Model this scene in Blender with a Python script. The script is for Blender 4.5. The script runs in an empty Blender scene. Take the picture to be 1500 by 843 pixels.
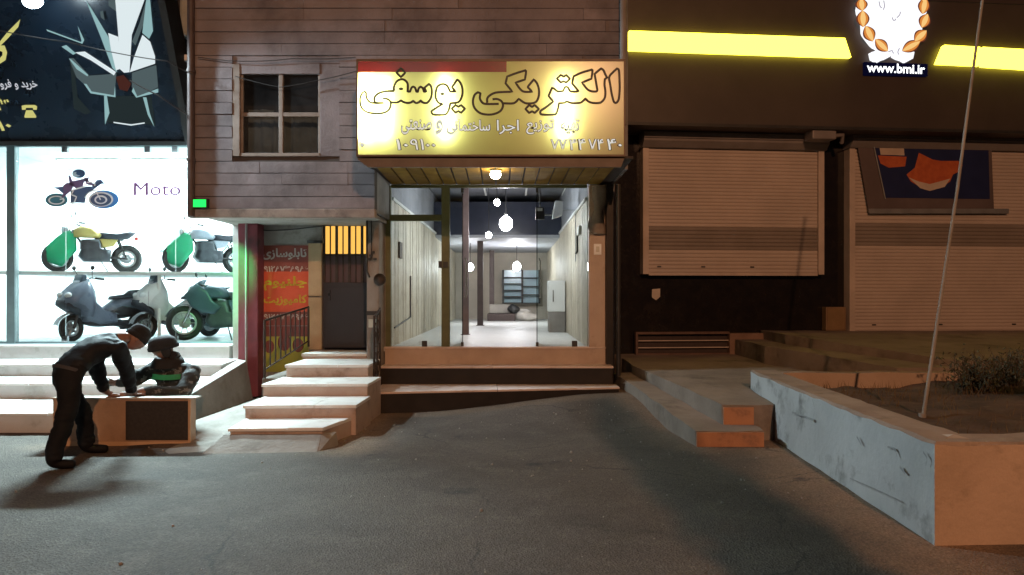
import bpy, bmesh, math, random
from mathutils import Vector, Matrix, Euler, noise
R = math.radians
random.seed(7)
S = bpy.context.scene
COL = S.collection

# ------------------------------------------------------------------ camera, world, exposure, street lamp
F, HY, CZ = 1100.0, 432.0, 1.6
cd = bpy.data.cameras.new('camera'); cam = bpy.data.objects.new('camera', cd); COL.objects.link(cam)
cam.location = (0, 0, CZ); cam.rotation_euler = (R(90), 0, 0)
cd.sensor_width = 36; cd.lens = 36*F/1500; cd.shift_y = (HY-421.5)/1500
cd.clip_start = .05; cd.clip_end = 300
S.camera = cam
W = bpy.data.worlds.new('World'); S.world = W; W.use_nodes = True
bg = W.node_tree.nodes['Background']
bg.inputs[0].default_value = (.60, .52, .55, 1); bg.inputs[1].default_value = .030
S.view_settings.view_transform = 'Standard'; S.view_settings.look = 'None'
S.view_settings.exposure = 0; S.view_settings.gamma = 1
S.render.engine = 'CYCLES'
S.cycles.use_denoising = True
S.cycles.max_bounces = 8; S.cycles.transparent_max_bounces = 16
S.cycles.sample_clamp_indirect = 6
def lamp(name, kind, loc, power, color, size=.1, target=None, **kw):
    l = bpy.data.lights.new(name, kind); l.energy = power; l.color = color
    if kind == 'AREA': l.size = size
    elif kind != 'SUN': l.shadow_soft_size = size
    for k, v in kw.items(): setattr(l, k, v)
    o = bpy.data.objects.new(name, l); COL.objects.link(o); o.location = loc
    if target is not None:
        o.rotation_euler = (Vector(target)-Vector(loc)).to_track_quat('-Z', 'Y').to_euler()
    return o
SODIUM = (1, .48, .24)
lamp('sodium_street_lamp', 'SPOT', (2.7, -8.0, 9.0), 5600, SODIUM, .10, (3.2, 9, 1.5), spot_size=R(110), spot_blend=.6)
lamp('far_street_lamp', 'SPOT', (-4.0, -12.0, 9.0), 1000, (1, .76, .62), .25, (-3.4, 9, 2.0), spot_size=R(33), spot_blend=.7)

# ------------------------------------------------------------------ helpers
def px(x, y, Y): return Vector(((x-750)/F*Y, Y, CZ+(HY-y)/F*Y))
def pX(x, Y): return (x-750)/F*Y
def pZ(y, Y): return CZ+(HY-y)/F*Y
def hit(x, y, p0, n):
    d = Vector(((x-750)/F, 1, (HY-y)/F)); o = Vector((0, 0, CZ)); n = Vector(n)
    return o + d*((Vector(p0)-o).dot(n)/d.dot(n))

class MB:
    def __init__(s): s.v = []; s.f = []; s.m = []; s.sm = []
    def add(s, vs, fs, mi=0, M=None, smooth=False):
        b = len(s.v)
        for v in vs:
            v = Vector(v); s.v.append(M @ v if M is not None else v)
        for f in fs: s.f.append([b+i for i in f]); s.m.append(mi); s.sm.append(smooth)
        return s
    def box(s, x0, x1, y0, y1, z0, z1, mi=0, M=None):
        vs = [(x, y, z) for z in (z0, z1) for y in (y0, y1) for x in (x0, x1)]
        return s.add(vs, [(0,2,3,1),(4,5,7,6),(0,1,5,4),(2,6,7,3),(0,4,6,2),(1,3,7,5)], mi, M)
    def cbox(s, c, d, mi=0, M=None):
        return s.box(c[0]-d[0]/2, c[0]+d[0]/2, c[1]-d[1]/2, c[1]+d[1]/2, c[2]-d[2]/2, c[2]+d[2]/2, mi, M)
    def loft(s, rings, mi=0, M=None, cap=True, close=True, smooth=False):
        n = len(rings[0]); vs = [p for r in rings for p in r]; fs = []
        for i in range(len(rings)-1):
            for j in range(n if close else n-1):
                k = (j+1) % n; fs.append((i*n+j, i*n+k, (i+1)*n+k, (i+1)*n+j))
        s.add(vs, fs, mi, M, smooth)
        if cap:
            s.add(rings[0], [tuple(range(n-1, -1, -1))], mi, M); s.add(rings[-1], [tuple(range(n))], mi, M)
        return s
    def prism(s, poly, d, mi=0, M=None):          # poly: list of 3d points, d: extrusion vector
        a = [Vector(p) for p in poly]; b = [p+Vector(d) for p in a]
        return s.loft([a, b], mi, M)
    def poly(s, pts, mi=0, M=None): return s.add(pts, [tuple(range(len(pts)))], mi, M)
    def tube(s, pts, r, n=8, mi=0, M=None, closed=False):
        pts = [Vector(p) for p in pts]; rings = []
        up = None
        for i, p in enumerate(pts):
            if closed: t = pts[(i+1) % len(pts)]-pts[i-1]
            else: t = pts[min(i+1, len(pts)-1)]-pts[max(i-1, 0)]
            t.normalize()
            if up is None: up = Vector((0, 0, 1)) if abs(t.z) < .9 else Vector((1, 0, 0))
            u = (up - t*up.dot(t)).normalized(); w = t.cross(u); up = u
            rr = r[i] if isinstance(r, (list, tuple)) else r
            rings.append([p+(u*math.cos(2*math.pi*j/n)+w*math.sin(2*math.pi*j/n))*rr for j in range(n)])
        if closed: rings.append(rings[0])
        return s.loft(rings, mi, M, cap=not closed, smooth=True)
    def lathe(s, prof, n=20, mi=0, M=None, cap=True):   # prof [(r,z)]
        rings = [[(r*math.cos(2*math.pi*j/n), r*math.sin(2*math.pi*j/n), z) for j in range(n)] for r, z in prof]
        return s.loft(rings, mi, M, cap=cap, smooth=True)
    def ell(s, c, r, n=14, m=9, mi=0, M=None):
        if not isinstance(r, (list, tuple)): r = (r, r, r)
        rings = []
        for i in range(m+1):
            a = math.pi*(i/m)-math.pi/2; a = max(-1.53, min(1.53, a))
            rings.append([(c[0]+r[0]*math.cos(a)*math.cos(2*math.pi*j/n), c[1]+r[1]*math.cos(a)*math.sin(2*math.pi*j/n), c[2]+r[2]*math.sin(a)) for j in range(n)])
        return s.loft(rings, mi, M, smooth=True)
    def pillow(s, prof, w, mi=0, M=None, y0=0, k=.8):    # rounded prism, profile in xz, half width w in y
        cx = sum(p[0] for p in prof)/len(prof); cz = sum(p[1] for p in prof)/len(prof)
        def ring(y, f): return [(cx+(p[0]-cx)*f, y0+y, cz+(p[1]-cz)*f) for p in prof]
        return s.loft([ring(-w, k*.8), ring(-w*.93, k+.1*(1-k)*5 if False else k+.08), ring(-w*.6, 1), ring(w*.6, 1), ring(w*.93, k+.08), ring(w, k*.8)], mi, M, smooth=True)
    def torus(s, c, R0, r, axis='y', n=28, k=8, mi=0, M=None):
        pts = []
        for i in range(n):
            a = 2*math.pi*i/n
            pts.append((c[0]+R0*math.cos(a), c[1], c[2]+R0*math.sin(a)) if axis == 'y' else (c[0]+R0*math.cos(a), c[1]+R0*math.sin(a), c[2]))
        rings = []
        for i, p in enumerate(pts):
            p = Vector(p); o = (p-Vector(c)).normalized(); ax = Vector((0, 1, 0)) if axis == 'y' else Vector((0, 0, 1))
            rings.append([p+(o*math.cos(2*math.pi*j/k)+ax*math.sin(2*math.pi*j/k))*r for j in range(k)])
        rings.append(rings[0])
        return s.loft(rings, mi, M, cap=False, smooth=True)
    def build(s, name, mats, parent=None, bevel=0, local=False):
        me = bpy.data.meshes.new(name)
        me.from_pydata([tuple(v) for v in s.v], [], s.f)
        if not isinstance(mats, (list, tuple)): mats = [mats]
        for m in mats: me.materials.append(m)
        for p, mi, sm in zip(me.polygons, s.m, s.sm): p.material_index = mi; p.use_smooth = sm
        bm = bmesh.new(); bm.from_mesh(me)
        bmesh.ops.recalc_face_normals(bm, faces=bm.faces); bm.to_mesh(me); bm.free()
        me.update()
        return link(name, me, parent, bevel)
def link(name, me, parent=None, bevel=0):
    o = bpy.data.objects.new(name, me); COL.objects.link(o)
    if parent is not None: put_under(o, parent)
    if bevel:
        b = o.modifiers.new('bevel', 'BEVEL'); b.width = bevel; b.segments = 2; b.limit_method = 'ANGLE'; b.harden_normals = False
    return o
WORLDMATS = {}
def put_under(o, parent):
    # parts are modelled in the frame of the root they are built for; a root made by empty() keeps its frame in WORLDMATS
    o.parent = parent
    fr = WORLDMATS.get(parent.name)
    if fr is not None: o.matrix_parent_inverse = fr
def empty(name, loc=(0, 0, 0), rz=0, world=True):
    """An Empty at the thing's base. world=True: children are modelled in world coordinates; else in the thing's own frame."""
    o = bpy.data.objects.new(name, None); COL.objects.link(o); o.empty_display_size = .2
    o.location = loc; o.rotation_euler = (0, 0, rz)
    if world: WORLDMATS[o.name] = (Matrix.Translation(Vector(loc)) @ Matrix.Rotation(rz, 4, 'Z')).inverted()
    return o
def tag(o, label=None, cat=None, group=None, kind=None):
    if label: o['label'] = label
    if cat: o['category'] = cat
    if group: o['group'] = group
    if kind: o['kind'] = kind
    return o
def thing(name, label, cat, loc=(0, 0, 0), rz=0, group=None, world=True):
    return tag(empty(name, loc, rz, world), label, cat, group)
def copy_tree(o, parent=None):
    c = o.copy(); COL.objects.link(c)
    if parent is not None: c.parent = parent
    for ch in list(o.children): copy_tree(ch, c)
    return c
def frame(origin, xdir, updir):
    x = Vector(xdir).normalized(); z = Vector(updir).normalized(); y = z.cross(x).normalized(); z = x.cross(y)
    m = Matrix((x, y, z)).transposed().to_4x4(); m.translation = Vector(origin); return m

# ------------------------------------------------------------------ materials
def nodes(name):
    m = bpy.data.materials.new(name); m.use_nodes = True; nt = m.node_tree; nt.nodes.clear()
    out = nt.nodes.new('ShaderNodeOutputMaterial'); return m, nt, out
def N(nt, t, **kw):
    n = nt.nodes.new(t)
    for k, v in kw.items():
        if k[0] == 'i' and k[1:].isdigit(): n.inputs[int(k[1:])].default_value = v
        else: setattr(n, k, v)
    return n
def c4(c): return (c[0], c[1], c[2], 1)
def mix(nt, fac, a, b):
    n = nt.nodes.new('ShaderNodeMix'); n.data_type = 'RGBA'
    for s, v in ((0, fac), (6, a), (7, b)):
        if hasattr(v, 'links'): nt.links.new(v, n.inputs[s])
        else: n.inputs[s].default_value = v if s == 0 else c4(v)
    return n.outputs[2]
def ramp(nt, src, a, b):
    r = nt.nodes.new('ShaderNodeMapRange'); r.inputs[1].default_value = a; r.inputs[2].default_value = b
    nt.links.new(src, r.inputs[0]); return r.outputs[0]
def nz(nt, vec, scale, detail=4, rough=.55, stretch=None):
    n = nt.nodes.new('ShaderNodeTexNoise'); n.inputs['Scale'].default_value = scale; n.inputs['Detail'].default_value = detail; n.inputs['Roughness'].default_value = rough
    if stretch:
        mp = nt.nodes.new('ShaderNodeMapping'); mp.inputs['Scale'].default_value = stretch; nt.links.new(vec, mp.inputs[0]); vec = mp.outputs[0]
    nt.links.new(vec, n.inputs[0]); return n.outputs[0]
def mat(name, col, col2=None, scale=3, rough=.7, metal=0, bump=0, bscale=60, stain=None, sscale=1.2, sth=(.55, .72), island=0, spec=.5, sstretch=None, grain=.06):
    m, nt, out = nodes(name); p = N(nt, 'ShaderNodeBsdfPrincipled'); nt.links.new(p.outputs[0], out.inputs[0])
    tc = N(nt, 'ShaderNodeTexCoord').outputs['Object']
    c2 = col2 or tuple(x*.8 for x in col)
    c = mix(nt, ramp(nt, nz(nt, tc, scale, 6), .36, .64), col, c2)
    if island:
        g = N(nt, 'ShaderNodeNewGeometry').outputs['Random Per Island']
        h = N(nt, 'ShaderNodeHueSaturation'); nt.links.new(c, h.inputs['Color'])
        nt.links.new(ramp_to(nt, g, 1-island, 1+island), h.inputs['Value']); c = h.outputs[0]
    if stain: c = mix(nt, ramp(nt, nz(nt, tc, sscale, 8, .65, sstretch), *sth), c, stain)
    if grain:
        h = N(nt, 'ShaderNodeHueSaturation'); nt.links.new(c, h.inputs['Color'])
        nt.links.new(ramp_to(nt, nz(nt, tc, 90, 3), 1-grain*2, 1+grain*2), h.inputs['Value']); c = h.outputs[0]
    nt.links.new(c, p.inputs['Base Color'])
    p.inputs['Metallic'].default_value = metal; p.inputs['Specular IOR Level'].default_value = spec
    nt.links.new(ramp_to(nt, nz(nt, tc, scale*4, 4), max(.03, rough-.1), min(1, rough+.1)), p.inputs['Roughness'])
    if bump:
        b = N(nt, 'ShaderNodeBump'); b.inputs['Strength'].default_value = bump; b.inputs['Distance'].default_value = .02
        nt.links.new(nz(nt, tc, bscale, 5), b.inputs['Height']); nt.links.new(b.outputs[0], p.inputs['Normal'])
    return m
def ramp_to(nt, src, a, b):
    r = nt.nodes.new('ShaderNodeMapRange'); r.inputs[3].default_value = a; r.inputs[4].default_value = b
    nt.links.new(src, r.inputs[0]); return r.outputs[0]
def emis(name, col, st):
    m, nt, out = nodes(name); e = N(nt, 'ShaderNodeEmission'); e.inputs[0].default_value = c4(col); e.inputs[1].default_value = st
    nt.links.new(e.outputs[0], out.inputs[0]); return m
def glass(name, tint=(.93, .96, .95), refl=.9, dirt=.0, dcol=(.5, .5, .48)):
    m, nt, out = nodes(name)
    t = N(nt, 'ShaderNodeBsdfTransparent'); t.inputs[0].default_value = c4(tint)
    g = N(nt, 'ShaderNodeBsdfGlossy'); g.inputs['Roughness'].default_value = .02; g.inputs[0].default_value = (refl, refl, refl, 1)
    fr = N(nt, 'ShaderNodeFresnel'); fr.inputs[0].default_value = 1.5
    mx = N(nt, 'ShaderNodeMixShader'); nt.links.new(fr.outputs[0], mx.inputs[0]); nt.links.new(t.outputs[0], mx.inputs[1]); nt.links.new(g.outputs[0], mx.inputs[2])
    o = mx.outputs[0]
    if dirt:
        d = N(nt, 'ShaderNodeBsdfDiffuse'); d.inputs[0].default_value = c4(dcol)
        tc = N(nt, 'ShaderNodeTexCoord').outputs['Object']
        m2 = N(nt, 'ShaderNodeMixShader'); nt.links.new(ramp_to(nt, ramp(nt, nz(nt, tc, 2.2, 7, .65), .4, .75), dirt*.25, dirt), m2.inputs[0])
        nt.links.new(o, m2.inputs[1]); nt.links.new(d.outputs[0], m2.inputs[2]); o = m2.outputs[0]
    nt.links.new(o, out.inputs[0]); return m
MT = {}
MT['plaster'] = mat('grey plaster', (.30, .28, .26), (.22, .20, .18), 2.5, .85, bump=.3, bscale=30, stain=(.12, .10, .08), sscale=1.5)
MT['cladding'] = mat('weathered stone strip cladding', (.24, .215, .225), (.185, .165, .175), 1.6, .8, bump=.3, bscale=35, stain=(.085, .075, .078), sscale=1.1, sth=(.46, .72), island=.08)
MT['mortar'] = mat('dark joint', (.07, .06, .055), rough=.95)
MT['paint_frame'] = mat('old beige window paint', (.24, .20, .17), (.18, .145, .12), 5, .6, stain=(.15, .11, .08), sscale=4)
MT['marble'] = mat('worn white marble', (.76, .75, .72), (.66, .64, .60), 2.2, .45, stain=(.30, .25, .20), sscale=2.2, sth=(.56, .8))
MT['pinkstone'] = mat('pinkish stone riser', (.47, .37, .31), (.39, .30, .25), 3, .6, stain=(.22, .15, .11), sscale=3)
MT['travertine'] = mat('travertine slab', (.50, .39, .31), (.42, .32, .25), 2.5, .6, stain=(.24, .17, .12), sscale=2.2, sth=(.6, .8))
MT['granite_riser'] = mat('black granite riser', (.012, .010, .0095), (.02, .016, .014), 4, .5, stain=(.045, .032, .025), sscale=3, sth=(.62, .8), spec=.3)
MT['tread'] = mat('dusty pink marble tread', (.66, .55, .49), (.56, .45, .39), 2.5, .45, stain=(.34, .26, .21), sscale=2.4)
MT['concrete'] = mat('worn concrete', (.30, .28, .25), (.22, .20, .175), 2.2, .9, bump=.5, bscale=22, stain=(.13, .11, .09), sscale=1.6)
MT['concrete_dark'] = mat('grimy concrete', (.17, .145, .12), (.11, .09, .075), 2.2, .9, bump=.5, bscale=22, stain=(.06, .05, .04), sscale=1.6)
MT['black'] = mat('black metal', (.02, .02, .021), (.03, .03, .03), 6, .5)
MT['black_paint'] = mat('black door paint', (.022, .022, .028), (.03, .03, .036), 2, .55, bump=.1, bscale=50)
MT['iron'] = mat('dark wrought iron', (.03, .027, .025), (.07, .045, .03), 12, .6, metal=.4)
MT['brownsteel'] = mat('brown painted steel', (.075, .05, .045), (.055, .035, .03), 6, .55)
MT['olive'] = mat('olive painted frame', (.115, .125, .055), (.085, .095, .04), 6, .5)
MT['galv'] = mat('galvanised grey metal', (.32, .33, .34), (.25, .26, .27), 5, .45, metal=.5)
MT['white'] = mat('white paint', (.80, .81, .80), (.74, .76, .75), 2, .5)
MT['white_tile'] = mat('white floor tile', (.72, .73, .72), (.66, .67, .66), 3, .5)
MT['creampanel'] = mat('cream wall panel', (.62, .55, .44), (.53, .47, .37), 3, .55, stain=(.40, .34, .26), sscale=1.5, island=.06)
MT['intdark'] = mat('blue grey ceiling', (.19, .20, .23), (.14, .15, .175), 2, .6)
MT['chrome'] = mat('chrome', (.75, .75, .76), rough=.15, metal=1)
MT['rubber'] = mat('black rubber', (.02, .02, .021), (.03, .03, .03), 8, .8)
MT['wood'] = mat('ochre painted boards', (.30, .18, .025), (.22, .13, .018), 4, .85, island=.15, spec=.15)
MT['glass'] = glass('shop glass', (.92, .96, .95))
MT['glass_soft'] = glass('door glass', (.93, .97, .96), .22)
MT['glass_dirty'] = glass('dusty shop glass', (.90, .95, .93), .9, .10)
# ------------------------------------------------------------------ ground
def sstep(a, b, x):
    t = max(0, min(1, (x-a)/(b-a))); return t*t*(3-2*t)
def gz(x, y):
    z = .21*sstep(-1.5, 1.55, x)*sstep(8.6, 10.7, y)
    z += .05*sstep(-4.2, -3.6, x)*sstep(-2.6, -3.1, x)*sstep(7.6, 8.2, y)
    z += .010*noise.noise((x*.5, y*.5, 0)) + .006*noise.noise((x*1.7, y*1.7, 3)) if -9 < x < 6 and 2 < y < 13 else 0
    return z
def asphalt():
    m, nt, out = nodes('dusty asphalt'); p = N(nt, 'ShaderNodeBsdfPrincipled'); nt.links.new(p.outputs[0], out.inputs[0])
    tc = N(nt, 'ShaderNodeTexCoord').outputs['Object']
    c = mix(nt, ramp(nt, nz(nt, tc, .55, 7, .6), .38, .66), (.104, .089, .075), (.064, .056, .049))
    c = mix(nt, ramp(nt, nz(nt, tc, 2.3, 8, .7), .50, .74), c, (.125, .110, .093))
    at = N(nt, 'ShaderNodeAttribute', attribute_name='dust_glow').outputs['Fac']
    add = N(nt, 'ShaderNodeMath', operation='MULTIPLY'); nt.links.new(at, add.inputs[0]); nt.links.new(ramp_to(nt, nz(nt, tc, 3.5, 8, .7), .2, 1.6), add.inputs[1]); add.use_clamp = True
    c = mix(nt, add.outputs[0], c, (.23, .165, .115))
    wv = N(nt, 'ShaderNodeTexVoronoi', feature='DISTANCE_TO_EDGE'); wv.inputs['Scale'].default_value = .55
    dn = N(nt, 'ShaderNodeTexNoise'); dn.inputs['Scale'].default_value = 2.5; dn.inputs['Detail'].default_value = 6; nt.links.new(tc, dn.inputs[0])
    va = N(nt, 'ShaderNodeMix', data_type='VECTOR'); va.inputs[0].default_value = .28; nt.links.new(tc, va.inputs[4]); nt.links.new(dn.outputs['Color'], va.inputs[5]); nt.links.new(va.outputs[1], wv.inputs['Vector'])
    cr = N(nt, 'ShaderNodeMath', operation='MULTIPLY'); nt.links.new(ramp(nt, wv.outputs['Distance'], .006, .001), cr.inputs[0]); nt.links.new(ramp(nt, nz(nt, tc, .8, 3), .45, .6), cr.inputs[1])
    c = mix(nt, cr.outputs[0], c, (.048, .044, .041))
    c = mix(nt, ramp(nt, nz(nt, tc, 1.1, 3, .5), .66, .70), c, (.045, .042, .041))
    v = N(nt, 'ShaderNodeTexVoronoi'); v.inputs['Scale'].default_value = 75; nt.links.new(tc, v.inputs['Vector'])
    h = N(nt, 'ShaderNodeHueSaturation'); nt.links.new(c, h.inputs['Color']); nt.links.new(ramp_to(nt, v.outputs['Color'], .62, 1.38), h.inputs['Value'])
    gr = ramp(nt, nz(nt, tc, 46, 2, .5), .71, .76)
    c = mix(nt, gr, h.outputs[0], (.30, .28, .25))
    nt.links.new(c, p.inputs['Base Color']); p.inputs['Roughness'].default_value = .86; p.inputs['Specular IOR Level'].default_value = .35
    b = N(nt, 'ShaderNodeBump'); b.inputs['Strength'].default_value = .75; b.inputs['Distance'].default_value = .012
    ad = N(nt, 'ShaderNodeMath', operation='ADD'); nt.links.new(v.outputs['Distance'], ad.inputs[0]); nt.links.new(nz(nt, tc, 9, 8, .75), ad.inputs[1])
    nt.links.new(ad.outputs[0], b.inputs['Height']); nt.links.new(b.outputs[0], p.inputs['Normal'])
    return m
def make_ground():
    fx = [-9+.09*i for i in range(int(13.6/.09))]; fy = [3.2+.09*i for i in range(int(9.2/.09))]
    xs = [-60, -30, -18, -12]+fx+[5.2, 7, 12, 25, 60]; ys = [-60, -30, -12, -4, 0, 2]+fy+[12.6, 14, 20, 40, 90]
    vs = [(x, y, gz(x, y)) for y in ys for x in xs]; n = len(xs)
    fs = [(j*n+i, j*n+i+1, (j+1)*n+i+1, (j+1)*n+i) for j in range(len(ys)-1) for i in range(n-1)]
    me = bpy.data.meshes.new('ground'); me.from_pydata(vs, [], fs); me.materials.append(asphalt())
    a = me.attributes.new('dust_glow', 'FLOAT', 'POINT')
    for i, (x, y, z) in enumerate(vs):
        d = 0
        for (ax, ay, bx, by, w, k) in ((2.60, 4.3, 2.86, 9.3, .75, 1.0), (1.55, 11.3, 1.94, 7.9, .55, .6), (-1.9, 9.9, 1.5, 10.5, .35, .55), (-3.0, 7.7, -1.7, 7.8, .25, .5), (-1.75, 7.8, -1.85, 10.3, .6, .9), (-4.9, 7.9, -3.2, 7.9, .35, .4)):  # dust along steps and walls; the planter run also paints in sodium light
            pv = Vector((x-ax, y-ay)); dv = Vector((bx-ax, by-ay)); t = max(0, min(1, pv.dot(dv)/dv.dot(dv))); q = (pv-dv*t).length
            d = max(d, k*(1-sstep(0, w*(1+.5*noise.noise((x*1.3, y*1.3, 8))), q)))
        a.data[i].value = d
    for p in me.polygons: p.use_smooth = True
    o = bpy.data.objects.new('ground', me); COL.objects.link(o); tag(o, kind='structure')
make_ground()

# loose grit and small stones on the asphalt (nobody could count it)
g = MB()
spots = [(-1.7, 8.3, .5, 16), (1.2, 9.6, .5, 30), (1.7, 8.6, .35, 26), (2.0, 7.6, .35, 22), (2.35, 6.2, .4, 20), (-.5, 9.3, 1.2, 20), (0, 7.5, 2.2, 30), (-2.4, 7.6, .7, 14), (.3, 5.8, 2, 22), (-3, 6, 1.5, 12)]
rs = random.Random(3)
for (x, y, s, n) in spots:
    for _ in range(n):
        xx, yy = x+rs.gauss(0, s), y+rs.gauss(0, s*.8)
        if yy < 4 or xx > 2.5 or yy > 10 or (xx > 1.5 and yy > 7.6): continue
        r = rs.choice([.005, .006, .008, .009, .011, .015])
        M = Matrix.Translation((xx, yy, gz(xx, yy)+r*.3)) @ Euler((rs.random()*3, rs.random()*3, rs.random()*3)).to_matrix().to_4x4()
        g.ell((0, 0, 0), (r*rs.uniform(.7, 1.4), r, r*rs.uniform(.4, .8)), 6, 4, 0, M)
gr = g.build('gravel', mat('pale grit', (.30, .29, .27), (.18, .165, .15), 20, .9)); tag(gr, 'loose pale grit and small stones scattered on the asphalt', 'gravel', kind='stuff')

# ------------------------------------------------------------------ middle building: stone-clad storey over a recessed shop
YF, YB = 10.2, 11.7
XL, XR, XS = pX(283, YF), 1.53, -1.87
ZB = 2.74
mid = thing('clad_building', 'old building clad in pale stone strips with overhanging upper floor above the lit empty shop', 'building', (0, 11, 0))
def cladding():
    c = MB(); k = MB(); r = random.Random(5)
    h = .157; z = ZB+.03; row = 0
    wx0, wx1, wz0, wz1 = pX(340, YF), pX(497, YF), pZ(229, YF), pZ(93, YF)
    while z < 7.6:
        segs = [(XL, XR)]
        if z < 3.33: segs = [(XL, XS)]
        if z < wz1-.04 and z+h > wz0+.04: segs = [(XL, wx0), (wx1, XR if z > 3.33 else XS)]
        for a, b in segs:
            x = a
            while x < b-.01:
                w = r.choice([.9, 1.2, 1.5, 2.1, 2.6]); e = min(b, x+w)
                if b-e < .25: e = b
                d = r.uniform(-.007, .006); t = r.uniform(-.002, .002)
                if True:
                    c.add([(x+.002, YF+d, z+.006+t), (e-.002, YF+d, z+.006-t), (e-.002, YF+d, z+h-t), (x+.002, YF+d, z+h+t),
                           (x+.002, YF+.05, z+.006), (e-.002, YF+.05, z+.006), (e-.002, YF+.05, z+h), (x+.002, YF+.05, z+h)],
                          [(0,1,2,3), (0,4,5,1), (3,2,6,7), (0,3,7,4), (1,5,6,2)])
                x = e
        z += h+.003; row += 1
    # backing wall around the window opening, left flank, right flank, return beside the shop
    for (x0, x1, z0, z1) in ((XL, wx0, ZB, 7.6), (wx1, XR, 3.34, 7.6), (wx0, wx1, ZB, wz0), (wx0, wx1, wz1, 7.6), (wx1, XS, ZB, 3.34)):
        k.box(x0, x1, YF+.04, YF+.22, z0, z1)
    c.build('stone_cladding', MT['cladding'], mid); k.build('wall', MT['mortar'], mid)
    s = MB(); sw = mat('bluish cement render', (.26, .26, .27), (.19, .19, .20), 3, .85, bump=.3, stain=(.1, .1, .1))
    for bb in ((XL-.05, XL, YF-.02, YB, ZB, 7.6), (XS-.04, XS, YF+.222, YB-.2, ZB, 3.5), (XR, XR+.04, YF-.02, 13.6, 3.30, 7.6), (XR, XR+.04, 11.5, 13.6, .2, 3.299)): s = MB(); s.box(*bb); s.build('side_wall', sw, mid)
    # ledge at the foot of the cladding, underside
    l = MB(); l.box(XL-.06, XS+.02, YF-.05, YF+.10, ZB-.10, ZB+.025); l.build('ledge', mat('dirty ledge stone', (.30, .25, .21), (.2, .16, .14), 4, .8, stain=(.09, .07, .06), sscale=3), mid, bevel=.012)
    u = MB(); u.box(XL, XS-.041, YF+.10, YB+.1, ZB-.06, ZB-.012); u.build('overhang_ceiling', MT['concrete'], mid)
    u = MB(); u.box(XL-.05, XR+.04, YF+.23, 13.6, 7.5, 7.6); u.build('roof', MT['concrete'], mid)
    # window
    w = MB(); y0, y1 = YF+.035, YF+.10
    ix0, ix1, iz0, iz1 = pX(351, YF), pX(468, YF), pZ(224, YF), pZ(108, YF)
    w.box(wx0, ix0, y0-.03, y1, wz0, wz1, 0); w.box(ix1, wx1, y0-.012, y1, wz0, wz1, 1); w.box(ix0, ix1, y0-.02, y1, wz0, iz0, 0); w.box(ix0, ix1, y0-.02, y1, iz1, wz1, 1); w.box(wx0, wx1, y0-.008, y1, wz1+.001, wz1+.16, 1)
    fr = w.build('window', [MT['paint_frame'], MT['cladding']], mid, bevel=.006)
    xm, zm = pX(410, YF), pZ(167, YF)
    f = MB(); b = .028
    f.box(xm-b, xm+b, y0, y1-.004, iz0, iz1); f.box(ix0, xm-b, y0+.004, y1-.008, zm-b, zm+b); f.box(xm+b, ix1, y0+.004, y1-.008, zm-b, zm+b)
    for (a0, a1) in ((ix0, ix0+.03), (ix1-.03, ix1)): f.box(a0, a1, y0+.01, y1-.006, iz0, iz1)
    f.build('window_frame', MT['paint_frame'], fr, bevel=.005)
    g = MB(); g.box(ix0, ix1, y1-.035, y1-.029, iz0, iz1); g.build('pane', glass('old window glass', (.75, .8, .8), .9, .06, (.3, .33, .36)), fr)
    cu = MB(); n = 26
    ring0 = [(ix0+(ix1-ix0)*i/n*.98, YF+.34+.03*math.sin(i*1.9)+.012*math.sin(i*4.7), iz0-.05) for i in range(n+1)]
    ring1 = [(p[0]+.03*math.sin(i), p[1], iz0+(iz1-iz0)*(.62 if i < 9 else (.55+.03*math.sin(i*2)))) for i, p in enumerate(ring0)]
    cu.loft([ring0, ring1], cap=False, close=False, smooth=True); cu.build('curtain', mat('grey blue curtain', (.30, .33, .37), (.22, .24, .27), 5, .9), fr)
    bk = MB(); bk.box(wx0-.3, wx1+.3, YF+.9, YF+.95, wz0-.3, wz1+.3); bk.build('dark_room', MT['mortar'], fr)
cladding()

# soffit of boards between the sign and the glass, and its lamp
YS, ZS = 9.40, 3.285
def soffit():
    s = MB(); x0f, x1f, x0b, x1b = -1.78, 1.38, -1.83, 1.36; n = 16
    for i in range(n):
        a, b = i/n, (i+1)/n-.022/3.2
        p = lambda t, y, z: ((x0f+(x1f-x0f)*t) if y < 10 else (x0b+(x1b-x0b)*t), y, z)
        s.loft([[p(a, YS, ZS), p(b, YS, ZS), p(b, YS, ZS+.02), p(a, YS, ZS+.02)], [p(a, 11.48, ZS), p(b, 11.48, ZS), p(b, 11.48, ZS+.02), p(a, 11.48, ZS+.02)]])
    s.build('soffit', MT['wood'], mid)
    k = MB(); k.box(-1.9, XR-.01, YS+.01, 11.6, ZS+.021, ZS+.05); k.build('soffit_deck', MT['mortar'], mid)
    e = MB(); e.prism([(-1.94, YS-.04, 3.30), (-1.80, YS-.04, 3.19), (1.36, YS-.04, 3.19), (1.40, YS-.04, 3.30)], (0, .05, 0)); e.build('fascia_strip', mat('dull brown trim', (.16, .12, .09), rough=.6), mid)
soffit()
sl = thing('soffit_lamp', 'glowing round lamp on the boarded soffit above the shop entrance', 'lamp', (pX(726, 10.1), 10.1, ZS))
m = MB(); m.lathe([(.075, 0), (.08, -.02), (.07, -.03)], 20, M=Matrix.Translation((pX(726, 10.1), 10.1, ZS))); m.build('lamp_base', MT['white'], sl)
m = MB(); m.ell((pX(726, 10.1), 10.1, ZS-.07), (.072, .072, .06)); m.build('bulb', emis('warm lamp glow', (1, .80, .45), 95), sl)

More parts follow.
